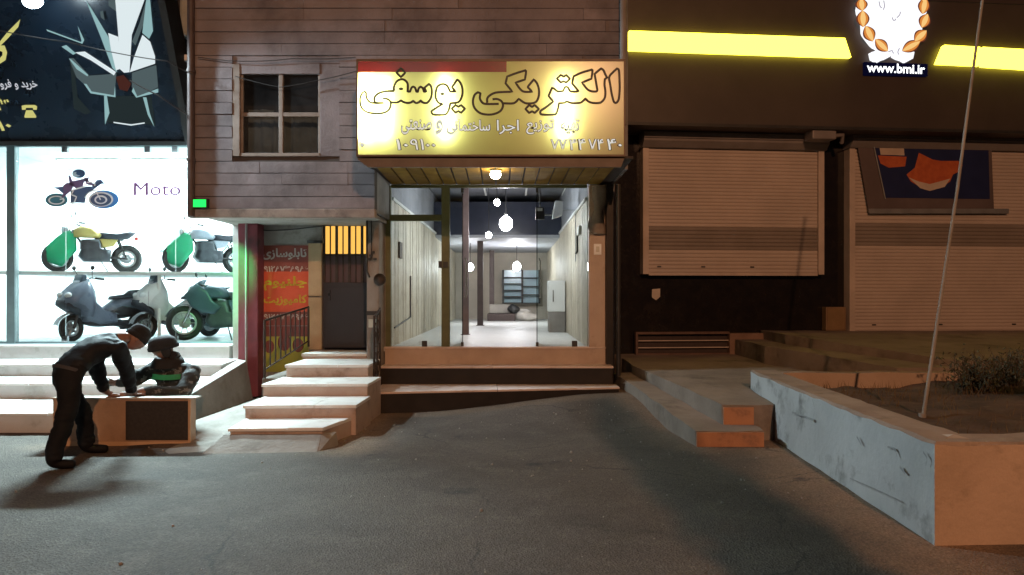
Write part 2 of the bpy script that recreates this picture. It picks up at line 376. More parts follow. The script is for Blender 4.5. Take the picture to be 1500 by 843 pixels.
# shop: frame, glass, interior
GY = 11.5; FZ = .80
def shop():
    m = MB(); m.box(-1.95, 1.42, 11.42, 24.9, FZ-.06, FZ); m.build('interior_floor', MT['white_tile'], mid)
    def lwall(x, sgn, name):
        b = MB(); n = 44; y0, y1 = 11.62, 24.7
        for i in range(n):
            a = y0+(y1-y0)*i/n; c = y0+(y1-y0)*(i+1)/n-.006
            d = .006*((i*7) % 3)
            b.box(min(x, x-sgn*(.04+d)), max(x, x-sgn*(.04+d)), a, c, FZ, 3.06)
        b.build('wall_panelling', MT['creampanel'], mid)
        b = MB(); b.box(min(x, x-sgn*.07), max(x, x-sgn*.07), y0, y1, 3.062, 3.11); b.build('dado_rail', MT['white'], mid)
        b = MB(); b.box(min(x, x+sgn*.1), max(x, x+sgn*.1), 11.5, 24.9, FZ-.05, 4.3); b.build('interior_wall', mat('grey upper wall', (.30, .31, .34), (.24, .25, .28), 2, .8), mid)
    lwall(-1.90, -1, 'left'); lwall(1.20, 1, 'right')
    b = MB(); b.box(-1.89, 1.19, 24.7, 24.85, FZ, 4.2); b.build('back_wall', mat('cream back wall', (.55, .50, .42), (.46, .42, .35), 2, .7), mid)
    b = MB(); b.box(-1.89, 1.19, 11.7, 24.7, 4.02, 4.1); b.build('interior_ceiling', MT['intdark'], mid)
    b = MB(); b.box(-1.89, 1.19, 11.56, 11.70, 3.34, 4.02); b.build('shop_lintel', MT['plaster'], mid)
    b = MB(); b.box(-1.89, 1.19, 18.2, 24.69, 2.98, 3.05, 0); b.box(-1.89, 1.19, 18.2, 18.26, 3.05, 3.85, 1)
    b.build('mezzanine', [mat('mezzanine underside', (.40, .42, .46), rough=.6), mat('dark blue mezzanine front', (.030, .036, .06), (.02, .025, .042), 2, .2)], mid)
    b = MB(); b.box(-1.89, 1.19, 14.9, 15.1, 3.80, 4.015); b.build('ceiling_beam', mat('white beam', (.55, .57, .6), rough=.6), mid)
    for x, y, w in ((pX(682, 15), 15, .065), (pX(703.5, 19.4), 19.4, .075), (pX(720.5, 23.5), 23.5, .075)):
        b = MB(); b.box(x-w, x+w, y-w, y+w, FZ, 3.8 if y < 16 else 2.98); b.box(x-w-.03, x+w+.03, y-w-.03, y+w+.03, FZ+.001, FZ+.012); b.build('steel_column', MT['brownsteel'], mid, bevel=.008)
    for x0, x1 in ((712, 705), (770, 774), (824, 836)):
        b = MB(); a = px(x0, 298, 18); c = px(x1, 272, 11.9); X0 = pX(x0, 18)
        b.box(X0-.02, X0+.02, 11.9, 18, 3.97, 4.012); b.build('ceiling_track', MT['white'], mid)
    # frame
    zt = 3.265
    f = MB()
    f.box(pX(564, GY), pX(573, GY), GY-.04, GY+.06, FZ, zt); f.box(pX(647, GY), pX(659, GY), GY-.05, GY+.06, FZ, zt)
    f.box(pX(573, GY), pX(647, GY), GY-.03, GY+.05, pZ(324, GY), pZ(315, GY))
    f.box(pX(573, GY), pX(860, GY), GY-.02, GY+.04, zt-.03, zt+.02)
    f.build('shopfront_frame', MT['olive'], mid, bevel=.006)
    f = MB(); f.box(pX(643, GY), pX(647, GY)+.01, GY-.07, GY-.05, pZ(393, GY), pZ(383, GY)); f.box(pX(650, GY), pX(657, GY), GY-.085, GY-.052, pZ(392, GY), pZ(384, GY)); f.build('lock', MT['black'], mid)
    def pane(x0, x1, z0, z1, y, nm='glass_pane', mt='glass_dirty', M=None):
        g = MB(); g.box(x0, x1, y, y+.01, z0, z1, 0, M); return g.build(nm, MT[mt], mid)
    pane(pX(573, GY), pX(647, GY), FZ+.01, pZ(324, GY), GY); pane(pX(573, GY), pX(647, GY), pZ(315, GY), zt-.03, GY, mt='glass')
    pane(pX(659, GY), pX(677, GY), FZ+.01, zt-.03, GY, mt='glass'); pane(pX(787, GY), pX(861, GY), FZ+.01, zt-.03, GY, mt='glass')
    # two open frameless glass leaves with patch fittings
    for x, sx in ((pX(677, GY), 1), (pX(787, GY), -1)):
        M = Matrix.Translation((x, GY+.03, 0)) @ Matrix.Rotation(R(93.2 if sx > 0 else 88.6), 4, 'Z')
        d = MB(); d.box(0, .92, -.005, .005, FZ+.02, zt-.06, 0, M); o = d.build('glass_door', MT['glass_soft'], mid)
        for za, zb_ in ((FZ+.003, FZ+.07), (zt-.1, zt-.032)): h = MB(); h.box(-.03, .10, -.02, .02, za, zb_, 0, M); h.build('patch_fitting', MT['black'], o)
        h = MB(); h.tube([M @ Vector((.82, -.04, 1.55)), M @ Vector((.82, -.06, 1.6)), M @ Vector((.82, -.06, 2.15)), M @ Vector((.82, -.04, 2.2))], .012); h.build('handle', MT['chrome'], o)
    for xx in (pX(853, GY)-.12, pX(622, GY)): f = MB(); f.cbox((xx, GY-.02, FZ+.05), (.08, .05, .09)); f.build('floor_fitting', MT['black'], mid)
    # jambs
    j = MB(); j.box(pX(862, GY), pX(886, GY), GY-.08, GY+.12, .3, 3.27); j.build('stone_jamb', MT['travertine'], mid, bevel=.01)
    j = MB(); j.box(-1.93, pX(564, GY), GY-.06, GY+.12, .3, 3.27); j.build('stone_jamb', MT['plaster'], mid, bevel=.01)
    j = MB(); j.box(1.425, 1.525, 11.30, 11.50, .2, 3.27); j.build('corner_pier', MT['granite_riser'], mid)
shop()

# lower left wall with posters, entrance door
def lower():
    b = MB(); dx0, dx1, dz1 = pX(472, YB), pX(549, YB), pZ(328, YB)
    b.box(-4.35, dx0, YB, YB+.15, 0, ZB); b.box(dx0, dx1, YB, YB+.15, dz1, ZB); b.box(dx1, -2.0, YB, YB+.15, 0, ZB)
    b.build('lower_wall', MT['plaster'], mid)
    p = MB(); p.box(pX(453, YB), pX(472, YB), YB-.05, YB-.001, pZ(435, YB)+.012, pZ(357, YB)); p.box(pX(453, YB), pX(472, YB), YB-.05, YB-.001, pZ(512, YB), pZ(435, YB)-.012)
    p.build('door_surround', mat('tan stone tile', (.46, .33, .19), (.38, .27, .15), 4, .6), mid)
    p = MB(); p.box(pX(453, YB)-.02, pX(474, YB), YB-.055, YB-.001, pZ(357, YB), pZ(353, YB)); p.build('surround_cap', MT['black'], mid)
    # pier between door and shop
    p = MB(); p.box(-2.13, -1.95, 11.0, 11.69, .5, ZB-.06); p.build('grey_pier', MT['plaster'], mid, bevel=.015)
    p = MB(); p.box(-2.135, -1.945, 10.99, 11.05, 1.30, 1.36); p.build('pier_band', MT['black'], mid)
    p = MB(); p.tube([(-2.12, 10.97, ZB-.06), (-2.12, 10.97, 1.95), (-2.08, 10.97, 1.85)], .014); p.tube([(-2.06, 10.98, ZB-.06), (-2.05, 10.98, 2.1)], .009)
    for k in range(4): p.cbox((-2.09+.03*k, 10.965, 2.12+.05*(k % 3)), (.05, .03, .035))
    p.build('conduit', MT['black'], mid)
    p = MB(); p.box(-2.10, -1.99, 10.985, 10.999, 1.12, 1.24); p.build('switch_plate', mat('pale plastic', (.55, .6, .55), rough=.4), mid)
    # maroon column with downpipe at the left
    p = MB(); p.box(-4.16, -3.86, 11.40, YB-.001, .05, ZB-.02, 0); p.build('maroon_pilaster', mat('maroon painted plaster', (.22, .045, .055), (.16, .03, .045), 2.2, .6, stain=(.06, .03, .03), sscale=2), mid, bevel=.01)
    p = MB(); p.tube([(-4.02, 11.36, .3), (-4.02, 11.36, ZB-.02)], .018, 8); p.build('thin_pipe', MT['plaster'], mid)
    # door
    d = MB(); d.box(dx0, dx1, YB+.06, YB+.10, .77, pZ(414, YB)); d.box(dx0+.05, dx1-.05, YB+.052, YB+.0598, .84, pZ(414, YB)-.07)
    dr = d.build('door', MT['black_paint'], mid, bevel=.006)
    tz0, tz1 = pZ(373, YB), dz1-.02
    t = MB(); t.box(dx0, dx1, YB+.09, YB+.10, tz0, tz1); t.build('lit_transom', emis('lit yellow transom glass', (1, .52, .10), 1.15), dr)
    t = MB(); t.box(dx0, dx1, YB+.09, YB+.10, pZ(414, YB), tz0); t.build('dull_glass', mat('dull maroon glass', (.12, .08, .085), rough=.35), dr)
    t = MB()
    for k in range(9):
        x = dx0+.012+(dx1-dx0-.024)*k/8; t.box(x-.009-(.012 if k % 2 == 0 else 0), x+.009+(.012 if k % 2 == 0 else 0), YB+.055, YB+.075, pZ(414, YB), tz1)
    t.box(dx0, dx1, YB+.05, YB+.08, tz1-.012, dz1-.002); t.box(dx0, dx1, YB+.052, YB+.078, tz0-.012, tz0+.012)
    t.build('security_bars', MT['iron'], dr)
    t = MB(); t.cbox((dx0+.10, YB+.05, 1.60), (.035, .03, .04)); t.cbox((dx0+.115, YB+.045, 1.59), (.012, .02, .16)); t.build('lock', MT['chrome'], dr)
lower()
bell = thing('alarm_bell', 'round dark alarm bell on the grey pier beside the shop glass', 'alarm bell', (-1.9, 11.05, 1.8))
Mx = Matrix.Translation((-1.955, 11.12, 1.80)) @ Matrix.Rotation(R(-90), 4, 'X') @ Matrix.Rotation(R(180), 4, 'X')
m = MB(); m.lathe([(.03, 0), (.085, .01), (.09, .05), (.06, .09), (.01, .10)], 18, M=Matrix.Translation((-1.93, 11.0, 1.82)) @ Matrix.Rotation(R(90), 4, 'X')); m.build('gong', MT['iron'], bell)
m = MB(); m.box(-1.99, -1.87, 10.985, 10.999, 1.74, 1.9); m.build('bracket', MT['galv'], bell)

# ------------------------------------------------------------------ shop steps
st = thing('shop_steps', 'three broad shop steps with pale treads and black risers', 'steps', (-.2, 11, .1))
def step(prof, z0, z1, riser, tread, ov=.015, tt=.03, cuts=(.0, 1.0)):
    # prof: plan polygon (front left, front right, back right, back left); cuts: where the tread slabs are jointed
    a = MB(); a.prism([(p[0], p[1], z0) for p in prof], (0, 0, z1-z0-tt)); s = a.build('step', riser, st_root, bevel=.008)
    q = [Vector((prof[0][0]-ov*.4, prof[0][1]-ov)), Vector((prof[1][0]+ov*.4, prof[1][1]-ov)), Vector(prof[2]), Vector(prof[3])]
    b = MB(); rr = random.Random(int(z1*1000)+len(cuts))
    for u, v in zip(cuts[:-1], cuts[1:]):
        u += .0 if u == cuts[0] else .004/abs(q[1].x-q[0].x); v -= .0 if v == cuts[-1] else .004/abs(q[1].x-q[0].x)
        dz = rr.uniform(-.003, .003); n = max(2, int((v-u)*abs(q[1].x-q[0].x)/.12)); rings = []
        for k in range(n+1):
            t = u+(v-u)*k/n; f = q[0].lerp(q[1], t); bk_ = q[3].lerp(q[2], t); j = .006*noise.noise((f.x*5, f.y*5, z1*9))-(.016 if noise.noise((f.x*6, f.y, z1*7)) > .48 else 0)
            rings.append([(f.x, f.y-j, z1-tt+.0005), (bk_.x, bk_.y, z1-tt+.0005), (bk_.x, bk_.y, z1+dz), (f.x, f.y-j, z1+dz)])
        b.loft(rings)
    b.build('tread', tread, s, bevel=.005)
st_root = st
step([(-1.85, 10.10), (1.52, 10.67), (1.52, 11.0), (-1.9, 11.0)], 0, .29, MT['granite_riser'], MT['tread'], cuts=(0, .49, 1))
step([(-1.93, 11.0), (1.48, 11.02), (1.48, 11.42), (-1.93, 11.42)], .0, .55, MT['granite_riser'], MT['tread'], cuts=(0, .48, 1))
step([(-1.93, 11.40), (1.42, 11.40), (1.42, 11.62), (-1.93, 11.62)], .5, .81, MT['travertine'], MT['tread'], .02)

# ------------------------------------------------------------------ marble stair to the door
st_root = thing('marble_stair', 'narrow flight of marble steps climbing to the black entrance door', 'stair', (-2.5, 9, .05))
for (xa, xb, xc, xd, ya, yb, z) in ((-2.96, -2.0, -1.82, -3.02, 7.88, 8.6, .20), (-3.03, -1.78, -1.75, -3.05, 8.52, 9.3, .345), (-3.07, -1.79, -1.76, -3.07, 9.26, 10.08, .50), (-3.02, -1.93, -1.93, -3.02, 10.04, 11.02, .66), (-3.07, -2.14, -2.14, -3.07, 11.0, 11.76, .735)):
    step([(xa, ya), (xb, ya+.04), (xc, yb), (xd, yb)], 0, z, MT['pinkstone'], MT['marble'], .025, .035, cuts=(0, .55+.08*math.sin(z*40), 1))
b = MB(); b.loft([[(-3.13, 7.55, 0), (-1.98, 7.62, 0), (-1.84, 8.0, 0), (-3.06, 8.0, 0)], [(-3.02, 7.84, .135), (-2.0, 7.88, .135), (-1.86, 8.0, .135), (-3.0, 8.0, .135)]])
b.build('rough_base', MT['concrete'], st_root, bevel=.02)
# side patch of old concrete left of the stair
b = MB(); b.loft([[(-4.1, 8.3, 0), (-3.45, 7.55, 0), (-3.02, 7.70, 0), (-2.98, 9.6, 0), (-3.3, 9.9, 0)], [(-3.95, 8.55, .05), (-3.42, 8.0, .04), (-3.03, 8.05, .06), (-2.98, 9.5, .25), (-3.3, 9.8, .25)]])
o = b.build('concrete_path', MT['concrete'], None, bevel=.02); tag(o, kind='structure')
b = MB(); b.prism([(-3.60, 8.00, .048), (-3.40, 7.72, .03), (-3.1, 7.72, .03), (-3.06, 8.1, .07), (-3.3, 8.45, .09)], (0, 0, .004))
# wall beneath the overhang between stair and moto steps
b2 = MB(); b2.box(-3.3, -3.08, 9.9, 11.69, 0, .5); o = b2.build('low_kerb_wall', MT['concrete_dark'], None, bevel=.02); tag(o, 'grimy low kerb wall behind the railing left of the marble stair', 'wall')
# railing left of the stair
rl = thing('stair_railing', 'black iron stair railing in front of the yellow panel', 'railing', (-3.0, 10.4, .5))
r0, r1 = Vector((-3.16, 9.75, .45)), Vector((-3.12, 11.55, .75))
a = px(385, 545, 9.9); 
A0, A1 = Vector((-3.26, 9.9, .56)), Vector((-3.13, 11.55, .86))
m = MB(); m.tube([A0+Vector((0, 0, .70)), A1+Vector((0, 0, .55))], .016, 8); m.build('handrail', MT['iron'], rl)
m = MB(); m.tube([A0+Vector((0, 0, .05)), A1+Vector((0, 0, .03))], .012, 6); m.build('bottom_rail', MT['iron'], rl)
for k in range(10):
    t = k/9; p = A0.lerp(A1, t); m = MB(); m.tube([p+Vector((0, 0, -.06 if k in (0, 9) else .05)), p+Vector((0, 0, .70-.15*t))], .017 if k in (0, 9) else .010, 6); m.build('baluster' if 0 < k < 9 else 'post', MT['iron'], rl)
# folded scrollwork gate at the right of the stair
gt = thing('scrollwork_gate', 'folded wrought iron scrollwork gate standing between the marble stair and the shop steps', 'gate', (-1.95, 10.5, .3))
GM = frame((-1.90, 10.35, .29), (-.05, 1, 0), (0, 0, 1))
m = MB()
for (u0, w0, u1, w1) in ((0, 0, 0, 1.02), (.62, 0, .62, 1.12), (0, .04, .62, .06), (0, 1.0, .62, 1.10)): m.tube([GM @ Vector((u0, 0, w0)), GM @ Vector((u1, 0, w1))], .016, 6)
m.build('gate_frame', MT['iron'], gt)
m = MB()
for cx, cz, s in ((.16, .3, 1), (.44, .3, -1), (.16, .72, -1), (.44, .75, 1)):
    pts = [GM @ Vector((cx+s*(.03+.013*t)*math.cos(t)*1.1, 0, cz+(.03+.022*t)*math.sin(t))) for t in [i*.45 for i in range(18)]]
    m.tube(pts, .011, 6)
for u in (.31,): m.tube([GM @ Vector((u, 0, 0)), GM @ Vector((u, 0, 1.05))], .011, 6)
m.build('scrollwork', MT['iron'], gt)
# ------------------------------------------------------------------ lettering
AR = {'ا': ('\ufe8d', '\ufe8e'), 'ب': ('\ufe8f', '\ufe90', '\ufe91', '\ufe92'), 'پ': ('\ufb56', '\ufb57', '\ufb58', '\ufb59'), 'ت': ('\ufe95', '\ufe96', '\ufe97', '\ufe98'),
      'ج': ('\ufe9d', '\ufe9e', '\ufe9f', '\ufea0'), 'چ': ('\ufb7a', '\ufb7b', '\ufb7c', '\ufb7d'), 'خ': ('\ufea5', '\ufea6', '\ufea7', '\ufea8'), 'د': ('\ufea9', '\ufeaa'),
      'ر': ('\ufead', '\ufeae'), 'ز': ('\ufeaf', '\ufeb0'), 'س': ('\ufeb1', '\ufeb2', '\ufeb3', '\ufeb4'), 'ش': ('\ufeb5', '\ufeb6', '\ufeb7', '\ufeb8'), 'ص': ('\ufeb9', '\ufeba', '\ufebb', '\ufebc'),
      'ع': ('\ufec9', '\ufeca', '\ufecb', '\ufecc'), 'ف': ('\ufed1', '\ufed2', '\ufed3', '\ufed4'), 'ک': ('\ufb8e', '\ufb8f', '\ufb90', '\ufb91'), 'ل': ('\ufedd', '\ufede', '\ufedf', '\ufee0'),
      'م': ('\ufee1', '\ufee2', '\ufee3', '\ufee4'), 'ن': ('\ufee5', '\ufee6', '\ufee7', '\ufee8'), 'ه': ('\ufee9', '\ufeea', '\ufeeb', '\ufeec'), 'و': ('\ufeed', '\ufeee'), 'ی': ('\ufbfc', '\ufbfd', '\ufbfe', '\ufbff')}
def shape(s):
    out = []
    for i, ch in enumerate(s):
        if ch not in AR: out.append(ch); continue
        fm = AR[ch]; pv = i > 0 and s[i-1] in AR and len(AR[s[i-1]]) == 4; nx = i+1 < len(s) and s[i+1] in AR and len(fm) == 4
        out.append(fm[(3 if nx else 1) if pv else (2 if nx else 0)])
    return ''.join(reversed(out))
def digits(s): return ''.join(chr(0x6f0+int(c)) if c.isdigit() else c for c in s)
def text(name, body, M, w, h, m, parent, bold=0, extr=.002, z=0, stretch=True):
    """Lettering fitted to a box w x h, lower left at the origin of frame M (x right, z up, -y out)."""
    c = bpy.data.curves.new('lettering', 'FONT'); c.body = body; c.offset = bold; c.extrude = 0; c.resolution_u = 3
    o = bpy.data.objects.new('lettering', c); COL.objects.link(o); bpy.context.view_layer.update()
    me = bpy.data.meshes.new_from_object(o.evaluated_get(bpy.context.evaluated_depsgraph_get())); bpy.data.objects.remove(o)
    xs = [v.co.x for v in me.vertices]; ys = [v.co.y for v in me.vertices]
    sx = w/(max(xs)-min(xs)); sy = h/(max(ys)-min(ys))
    if not stretch: sx = sy = min(sx, sy)
    for v in me.vertices: v.co = M @ Vector(((v.co.x-min(xs))*sx, -z, (v.co.y-min(ys))*sy))
    me.materials.clear(); me.materials.append(m); me.name = name
    return link(name, me, parent)
def smooth_line(pts, closed=True, sub=4):
    P = [Vector((p[0], p[1])) for p in pts]; n = len(P); out = []
    for i in range(n if closed else n-1):
        p0, p1, p2, p3 = (P[(i+k-1) % n] if closed else P[max(0, min(n-1, i+k-1))] for k in range(4))
        a1 = (p1-p0); a2 = (p2-p1); a3 = (p3-p2)
        s1 = a1.length < 1e-6 or a2.length < 1e-6 or a1.angle(a2, 0) > .9; s2 = a3.length < 1e-6 or a2.length < 1e-6 or a2.angle(a3, 0) > .9
        t1 = a2 if s1 else (p2-p0)*.5; t2 = a2 if s2 else (p3-p1)*.5
        for k in range(sub):
            t = k/sub; h = (2*t**3-3*t*t+1)*p1+(t**3-2*t*t+t)*t1+(-2*t**3+3*t*t)*p2+(t**3-t*t)*t2; out.append(h)
    if not closed: out.append(P[-1])
    return out
def ribbon(mb, pts2, w, f, closed=True, mi=0):
    """flat stroke along 2d points; f maps a 2d point to the sign's surface."""
    n = len(pts2); L = []
    for i, p in enumerate(pts2):
        a = pts2[i-1] if (closed or i > 0) else p; b = pts2[(i+1) % n] if (closed or i < n-1) else p
        t = (b-a); t = t.normalized() if t.length > 1e-9 else Vector((1, 0)); q = Vector((-t.y, t.x))
        L.append((f(p+q*w/2), f(p-q*w/2)))
    for i in range(n if closed else n-1):
        a, b = L[i], L[(i+1) % n]; mb.poly([a[0], b[0], b[1], a[1]], mi)

# ------------------------------------------------------------------ shop sign (backlit box)
YG = 9.35
sx0, sx1, sz0, sz1 = pX(522, YG), pX(916, YG), pZ(229, YG), pZ(88, YG)
sg = thing('shop_sign', 'wide yellow backlit shop sign with red strip and black outlined lettering', 'shop sign', ((sx0+sx1)/2, YG+.3, sz0))
def backlit(name, col, trans):
    m, nt, out = nodes(name)
    t = N(nt, 'ShaderNodeBsdfTranslucent'); d = N(nt, 'ShaderNodeBsdfDiffuse'); g = N(nt, 'ShaderNodeBsdfGlossy'); g.inputs['Roughness'].default_value = .25
    tc = N(nt, 'ShaderNodeTexCoord').outputs['Object']
    c = mix(nt, nz(nt, tc, 1.2, 5), col, tuple(x*.85 for x in col))
    for n in (t, d): nt.links.new(c, n.inputs[0])
    a = N(nt, 'ShaderNodeMixShader', i0=trans); nt.links.new(d.outputs[0], a.inputs[1]); nt.links.new(t.outputs[0], a.inputs[2])
    b = N(nt, 'ShaderNodeMixShader', i0=.04); nt.links.new(a.outputs[0], b.inputs[1]); nt.links.new(g.outputs[0], b.inputs[2])
    nt.links.new(b.outputs[0], out.inputs[0]); return m
MT['signface'] = backlit('yellow translucent sign sheet', (.58, .63, .23), .78)
m = MB(); m.poly([(sx0+.02, YG, sz0+.02), (sx1-.02, YG, sz0+.02), (sx1-.02, YG, sz1-.02), (sx0+.02, YG, sz1-.02)]); m.build('face_panel', MT['signface'], sg)
m = MB(); t = .03
m.box(sx0, sx1, YG-.006, YG+.78, sz0-.005, sz0+.019); m.box(sx0, sx1, YG-.006, YG+.78, sz1-.019, sz1+.01)
m.box(sx0, sx0+.019, YG-.006, YG+.78, sz0+.02, sz1-.02); m.box(sx1-.019, sx1, YG-.006, YG+.78, sz0+.02, sz1-.02)
m.build('sign_box', mat('brown sign frame', (.14, .085, .045), rough=.5), sg)
m = MB(); m.box(sx0+.02, sx1-.02, YG+.70, YG+.72, sz0+.02, sz1-.02); m.build('box_back', MT['white'], sg)
m = MB(); m.poly([(sx0+.02, YG-.002, pZ(106, YG)), (pX(742, YG), YG-.002, pZ(106, YG)), (pX(742, YG), YG-.002, sz1-.02), (sx0+.02, YG-.002, sz1-.02)]); m.build('red_strip', backlit('red translucent strip', (.30, .012, .02), .6), sg)
# fluorescent tubes inside the box
for xx, pw in ((534, 30), (562, 14), (652, 15), (826, 13)):
    o = lamp('sign_tube', 'AREA', (pX(xx, YG), YG+.11, (sz0+sz1)/2+.0), pw, (1, .97, .72), .05, (pX(xx, YG), YG-1, (sz0+sz1)/2), shape='RECTANGLE', size_y=.72)
lamp('sign_glow', 'AREA', (pX(700, YG), YG+.6, (sz0+sz1)/2), 5, (1, .80, .42), 2.8, (pX(700, YG), YG-1, (sz0+sz1)/2), shape='RECTANGLE', size_y=.7)
INK = mat('black vinyl ink', (.012, .014, .006), rough=.5, grain=0); WH = emis('backlit white lettering', (1, .98, .9), .72)
def z1f(p): return Vector((pX(520+p[0]/7.5, YG), YG-.003, pZ(85+p[1]/7.5, YG)))
def z2f(p): return Vector((pX(690+p[0]/6.522, YG), YG-.003, pZ(85+p[1]/6.522, YG)))
m = MB()
W1 = [([(505,115),(553,165),(505,213),(457,165)], 1),
 ([(430,365),(427,325),(445,280),(475,248),(515,237),(550,248),(577,280),(582,320),(578,372),(605,372),(622,330),(640,318),(660,330),(675,372),(690,375),(702,335),(722,318),(745,335),(757,372),(783,372),(765,330),(815,287),(838,320),(845,380),(835,440),(800,490),(770,498),(740,488),(722,470),(700,490),(670,497),(640,474),(610,493),(570,497),(530,485),(505,467),(480,485),(450,493),(392,490)], 0),
 ([(430,365),(340,368),(262,390),(222,425),(212,460),(222,490),(245,497)], 0),
 ([(318,497),(210,497),(170,490),(140,465),(125,430),(122,385),(108,372),(85,385),(62,425),(55,470),(62,525),(90,570),(140,600),(210,612),(280,612),(340,595),(380,560),(393,510),(385,475),(350,452),(300,445)], 0),
 ([(1045,372),(1105,372),(1065,325),(1125,237),(1160,280),(1180,340),(1178,410),(1150,475),(1110,495),(1045,500),(1040,540),(1020,595),(985,625),(870,625),(842,605),(850,580),(970,505),(920,495),(888,440),(888,380),(905,320),(940,295),(975,290),(1010,305),(1030,340)], 1),
 ([(1062,560),(1105,520),(1135,540),(1165,520),(1208,560),(1165,605),(1135,585),(1105,605)], 1),
 ([(945,397),(962,391),(978,397),(962,403)], 1)]
for pts, cl in W1: ribbon(m, smooth_line(pts, cl), 25, z1f, cl)
m.poly([z1f((505+25*math.cos(a*.4), 342+16*math.sin(a*.4))) for a in range(16)])
W2 = [([(1320,185),(1355,140),(1395,103),(1412,120),(1418,200),(1420,300),(1412,390),(1395,425),(1378,432),(1362,415),(1345,350),(1330,260)], 1),
 ([(1180,155),(1215,125),(1243,102),(1265,120),(1283,160),(1300,190),(1278,205),(1275,260),(1283,320),(1278,380),(1250,420),(1220,432),(1170,432),(1125,420),(1092,390),(1070,412),(1040,430),(960,433),(915,418),(890,432),(840,433),(835,470),(820,520),(795,543),(680,543),(660,525),(668,505),(720,470),(785,418),(740,365),(775,285),(800,300),(830,322),(880,318),(895,285),(912,275),(930,290),(945,318),(975,325),(1030,322),(965,245),(980,178),(1050,145),(1155,113),(1160,130),(1150,200),(1060,238),(1110,300),(1150,320),(1195,322),(1207,310),(1195,240)], 1),
 ([(820,200),(858,165),(885,182),(908,165),(945,202),(908,238),(883,225),(858,238)], 1),
 ([(155,430),(155,390),(180,360),(230,335),(300,328),(395,325),(330,245),(345,180),(430,148),(522,120),(525,140),(515,208),(425,238),(470,300),(510,325),(585,325),(545,285),(548,270),(600,207),(630,245),(648,300),(648,360),(630,410),(600,432),(550,437),(510,430),(455,393),(425,425),(390,437),(305,435)], 0),
 ([(265,441),(150,442),(110,430),(85,390),(90,340),(65,330),(35,355),(20,400),(22,450),(45,495),(90,530),(150,543),(210,540),(265,520),(295,490),(305,450),(290,415),(250,395),(205,397)], 0),
 ([(520,490),(555,452),(583,470),(608,452),(648,490),(608,527),(583,512),(555,527)], 1)]
for pts, cl in W2: ribbon(m, smooth_line(pts, cl), 22, z2f, cl)
m.build('outlined_lettering', INK, sg)
def stext(body, x0, x1, y0, y1, b=.006):
    M = Matrix.Translation((pX(x0, YG), YG-.003, pZ(y1, YG))); w, h = pX(x1, YG)-pX(x0, YG), pZ(y0, YG)-pZ(y1, YG)
    text('lettering', body, M @ Matrix.Translation((-.008, 0, -.006)), w+.016, h+.012, INK, sg, b+.035, 0)
    text('lettering', body, M, w, h, WH, sg, b, z=.003)
for wd, x0, x1 in (('تهیه', 822, 848), ('توزیع', 771, 811), ('اجرا', 728, 760), ('ساختمانی', 655, 718), ('و', 639, 648), ('صنعتی', 588, 632)):
    stext(shape(wd), x0, x1, 176, 197)
for dg, x0, x1 in (('77', 807, 830), ('44', 834, 858), ('74', 862, 884), ('40', 889, 911), ('9100', 601, 638), ('10', 580, 598), ('0', 527, 534)):
    stext(digits(dg), x0, x1, 204 if dg != '0' else 209, 220 if dg != '0' else 216, .004)

# ------------------------------------------------------------------ red banner, yellow panel under it
bn = thing('red_banner', 'faded red and orange banner with white and yellow lettering on the lower wall', 'banner', (pX(417, YB), YB-.02, pZ(476, YB)))
bx0, bx1 = pX(382, YB), pX(453, YB)-.004; yb = YB-.02
m = MB()
BR = mat('faded maroon print', (.25, .055, .035), (.18, .04, .03), 4, .5); BO = mat('orange red print', (.66, .10, .04), (.52, .07, .03), 2.5, .5)
m.box(bx0, bx1, yb, YB-.002, pZ(398, YB), pZ(360, YB), 0); m.box(bx0, bx1, yb, YB-.002, pZ(457, YB), pZ(398, YB)-.0005, 1); m.box(bx0, bx1, yb, YB-.002, pZ(477, YB), pZ(457, YB)-.0005, 0)
m.build('sheet', [BR, BO], bn)
BW = mat('off white print', (.55, .52, .48), rough=.5); BY = mat('yellow print', (.62, .47, .03), rough=.5)
def btext(body, x0, x1, y0, y1, mt):
    text('lettering', body, Matrix.Translation((pX(x0, YB), yb-.003, pZ(y1, YB))), pX(x1, YB)-pX(x0, YB), pZ(y0, YB)-pZ(y1, YB), mt, bn, .03)
btext(shape('تابلوسازی'), 385, 450, 364, 381, BW); btext(digits('09128738986'), 384, 452, 388, 399, BW)
btext(shape('چلنیوم'), 387, 450, 405, 426, BY); btext(shape('کامپوزیت'), 387, 450, 432, 449, BY); btext(digits('09128738986'), 384, 452, 458, 469, BW)
yp = thing('yellow_panel', 'yellow green printed panel with maroon ends behind the stair railing', 'panel', (pX(417, YB), YB-.02, .5))
m = MB(); z0, z1 = pZ(545, YB), pZ(480, YB)
m.box(bx0, bx1, yb+.004, YB-.002, z1-.14, z1+.02, 1); m.box(bx0, bx1, yb+.004, YB-.002, z0, z1-.1405, 0)
for (x, z, s) in ((395, 508, .10), (417, 502, .13), (437, 506, .11)): m.ell((pX(x, YB), yb+.002, pZ(z, YB)), (s*.8, .003, s), 10, 7, 1)
m.build('sheet', [mat('yellow green print', (.42, .40, .05), (.33, .33, .05), 3, .5), mat('maroon print', (.20, .05, .04), rough=.5)], yp)

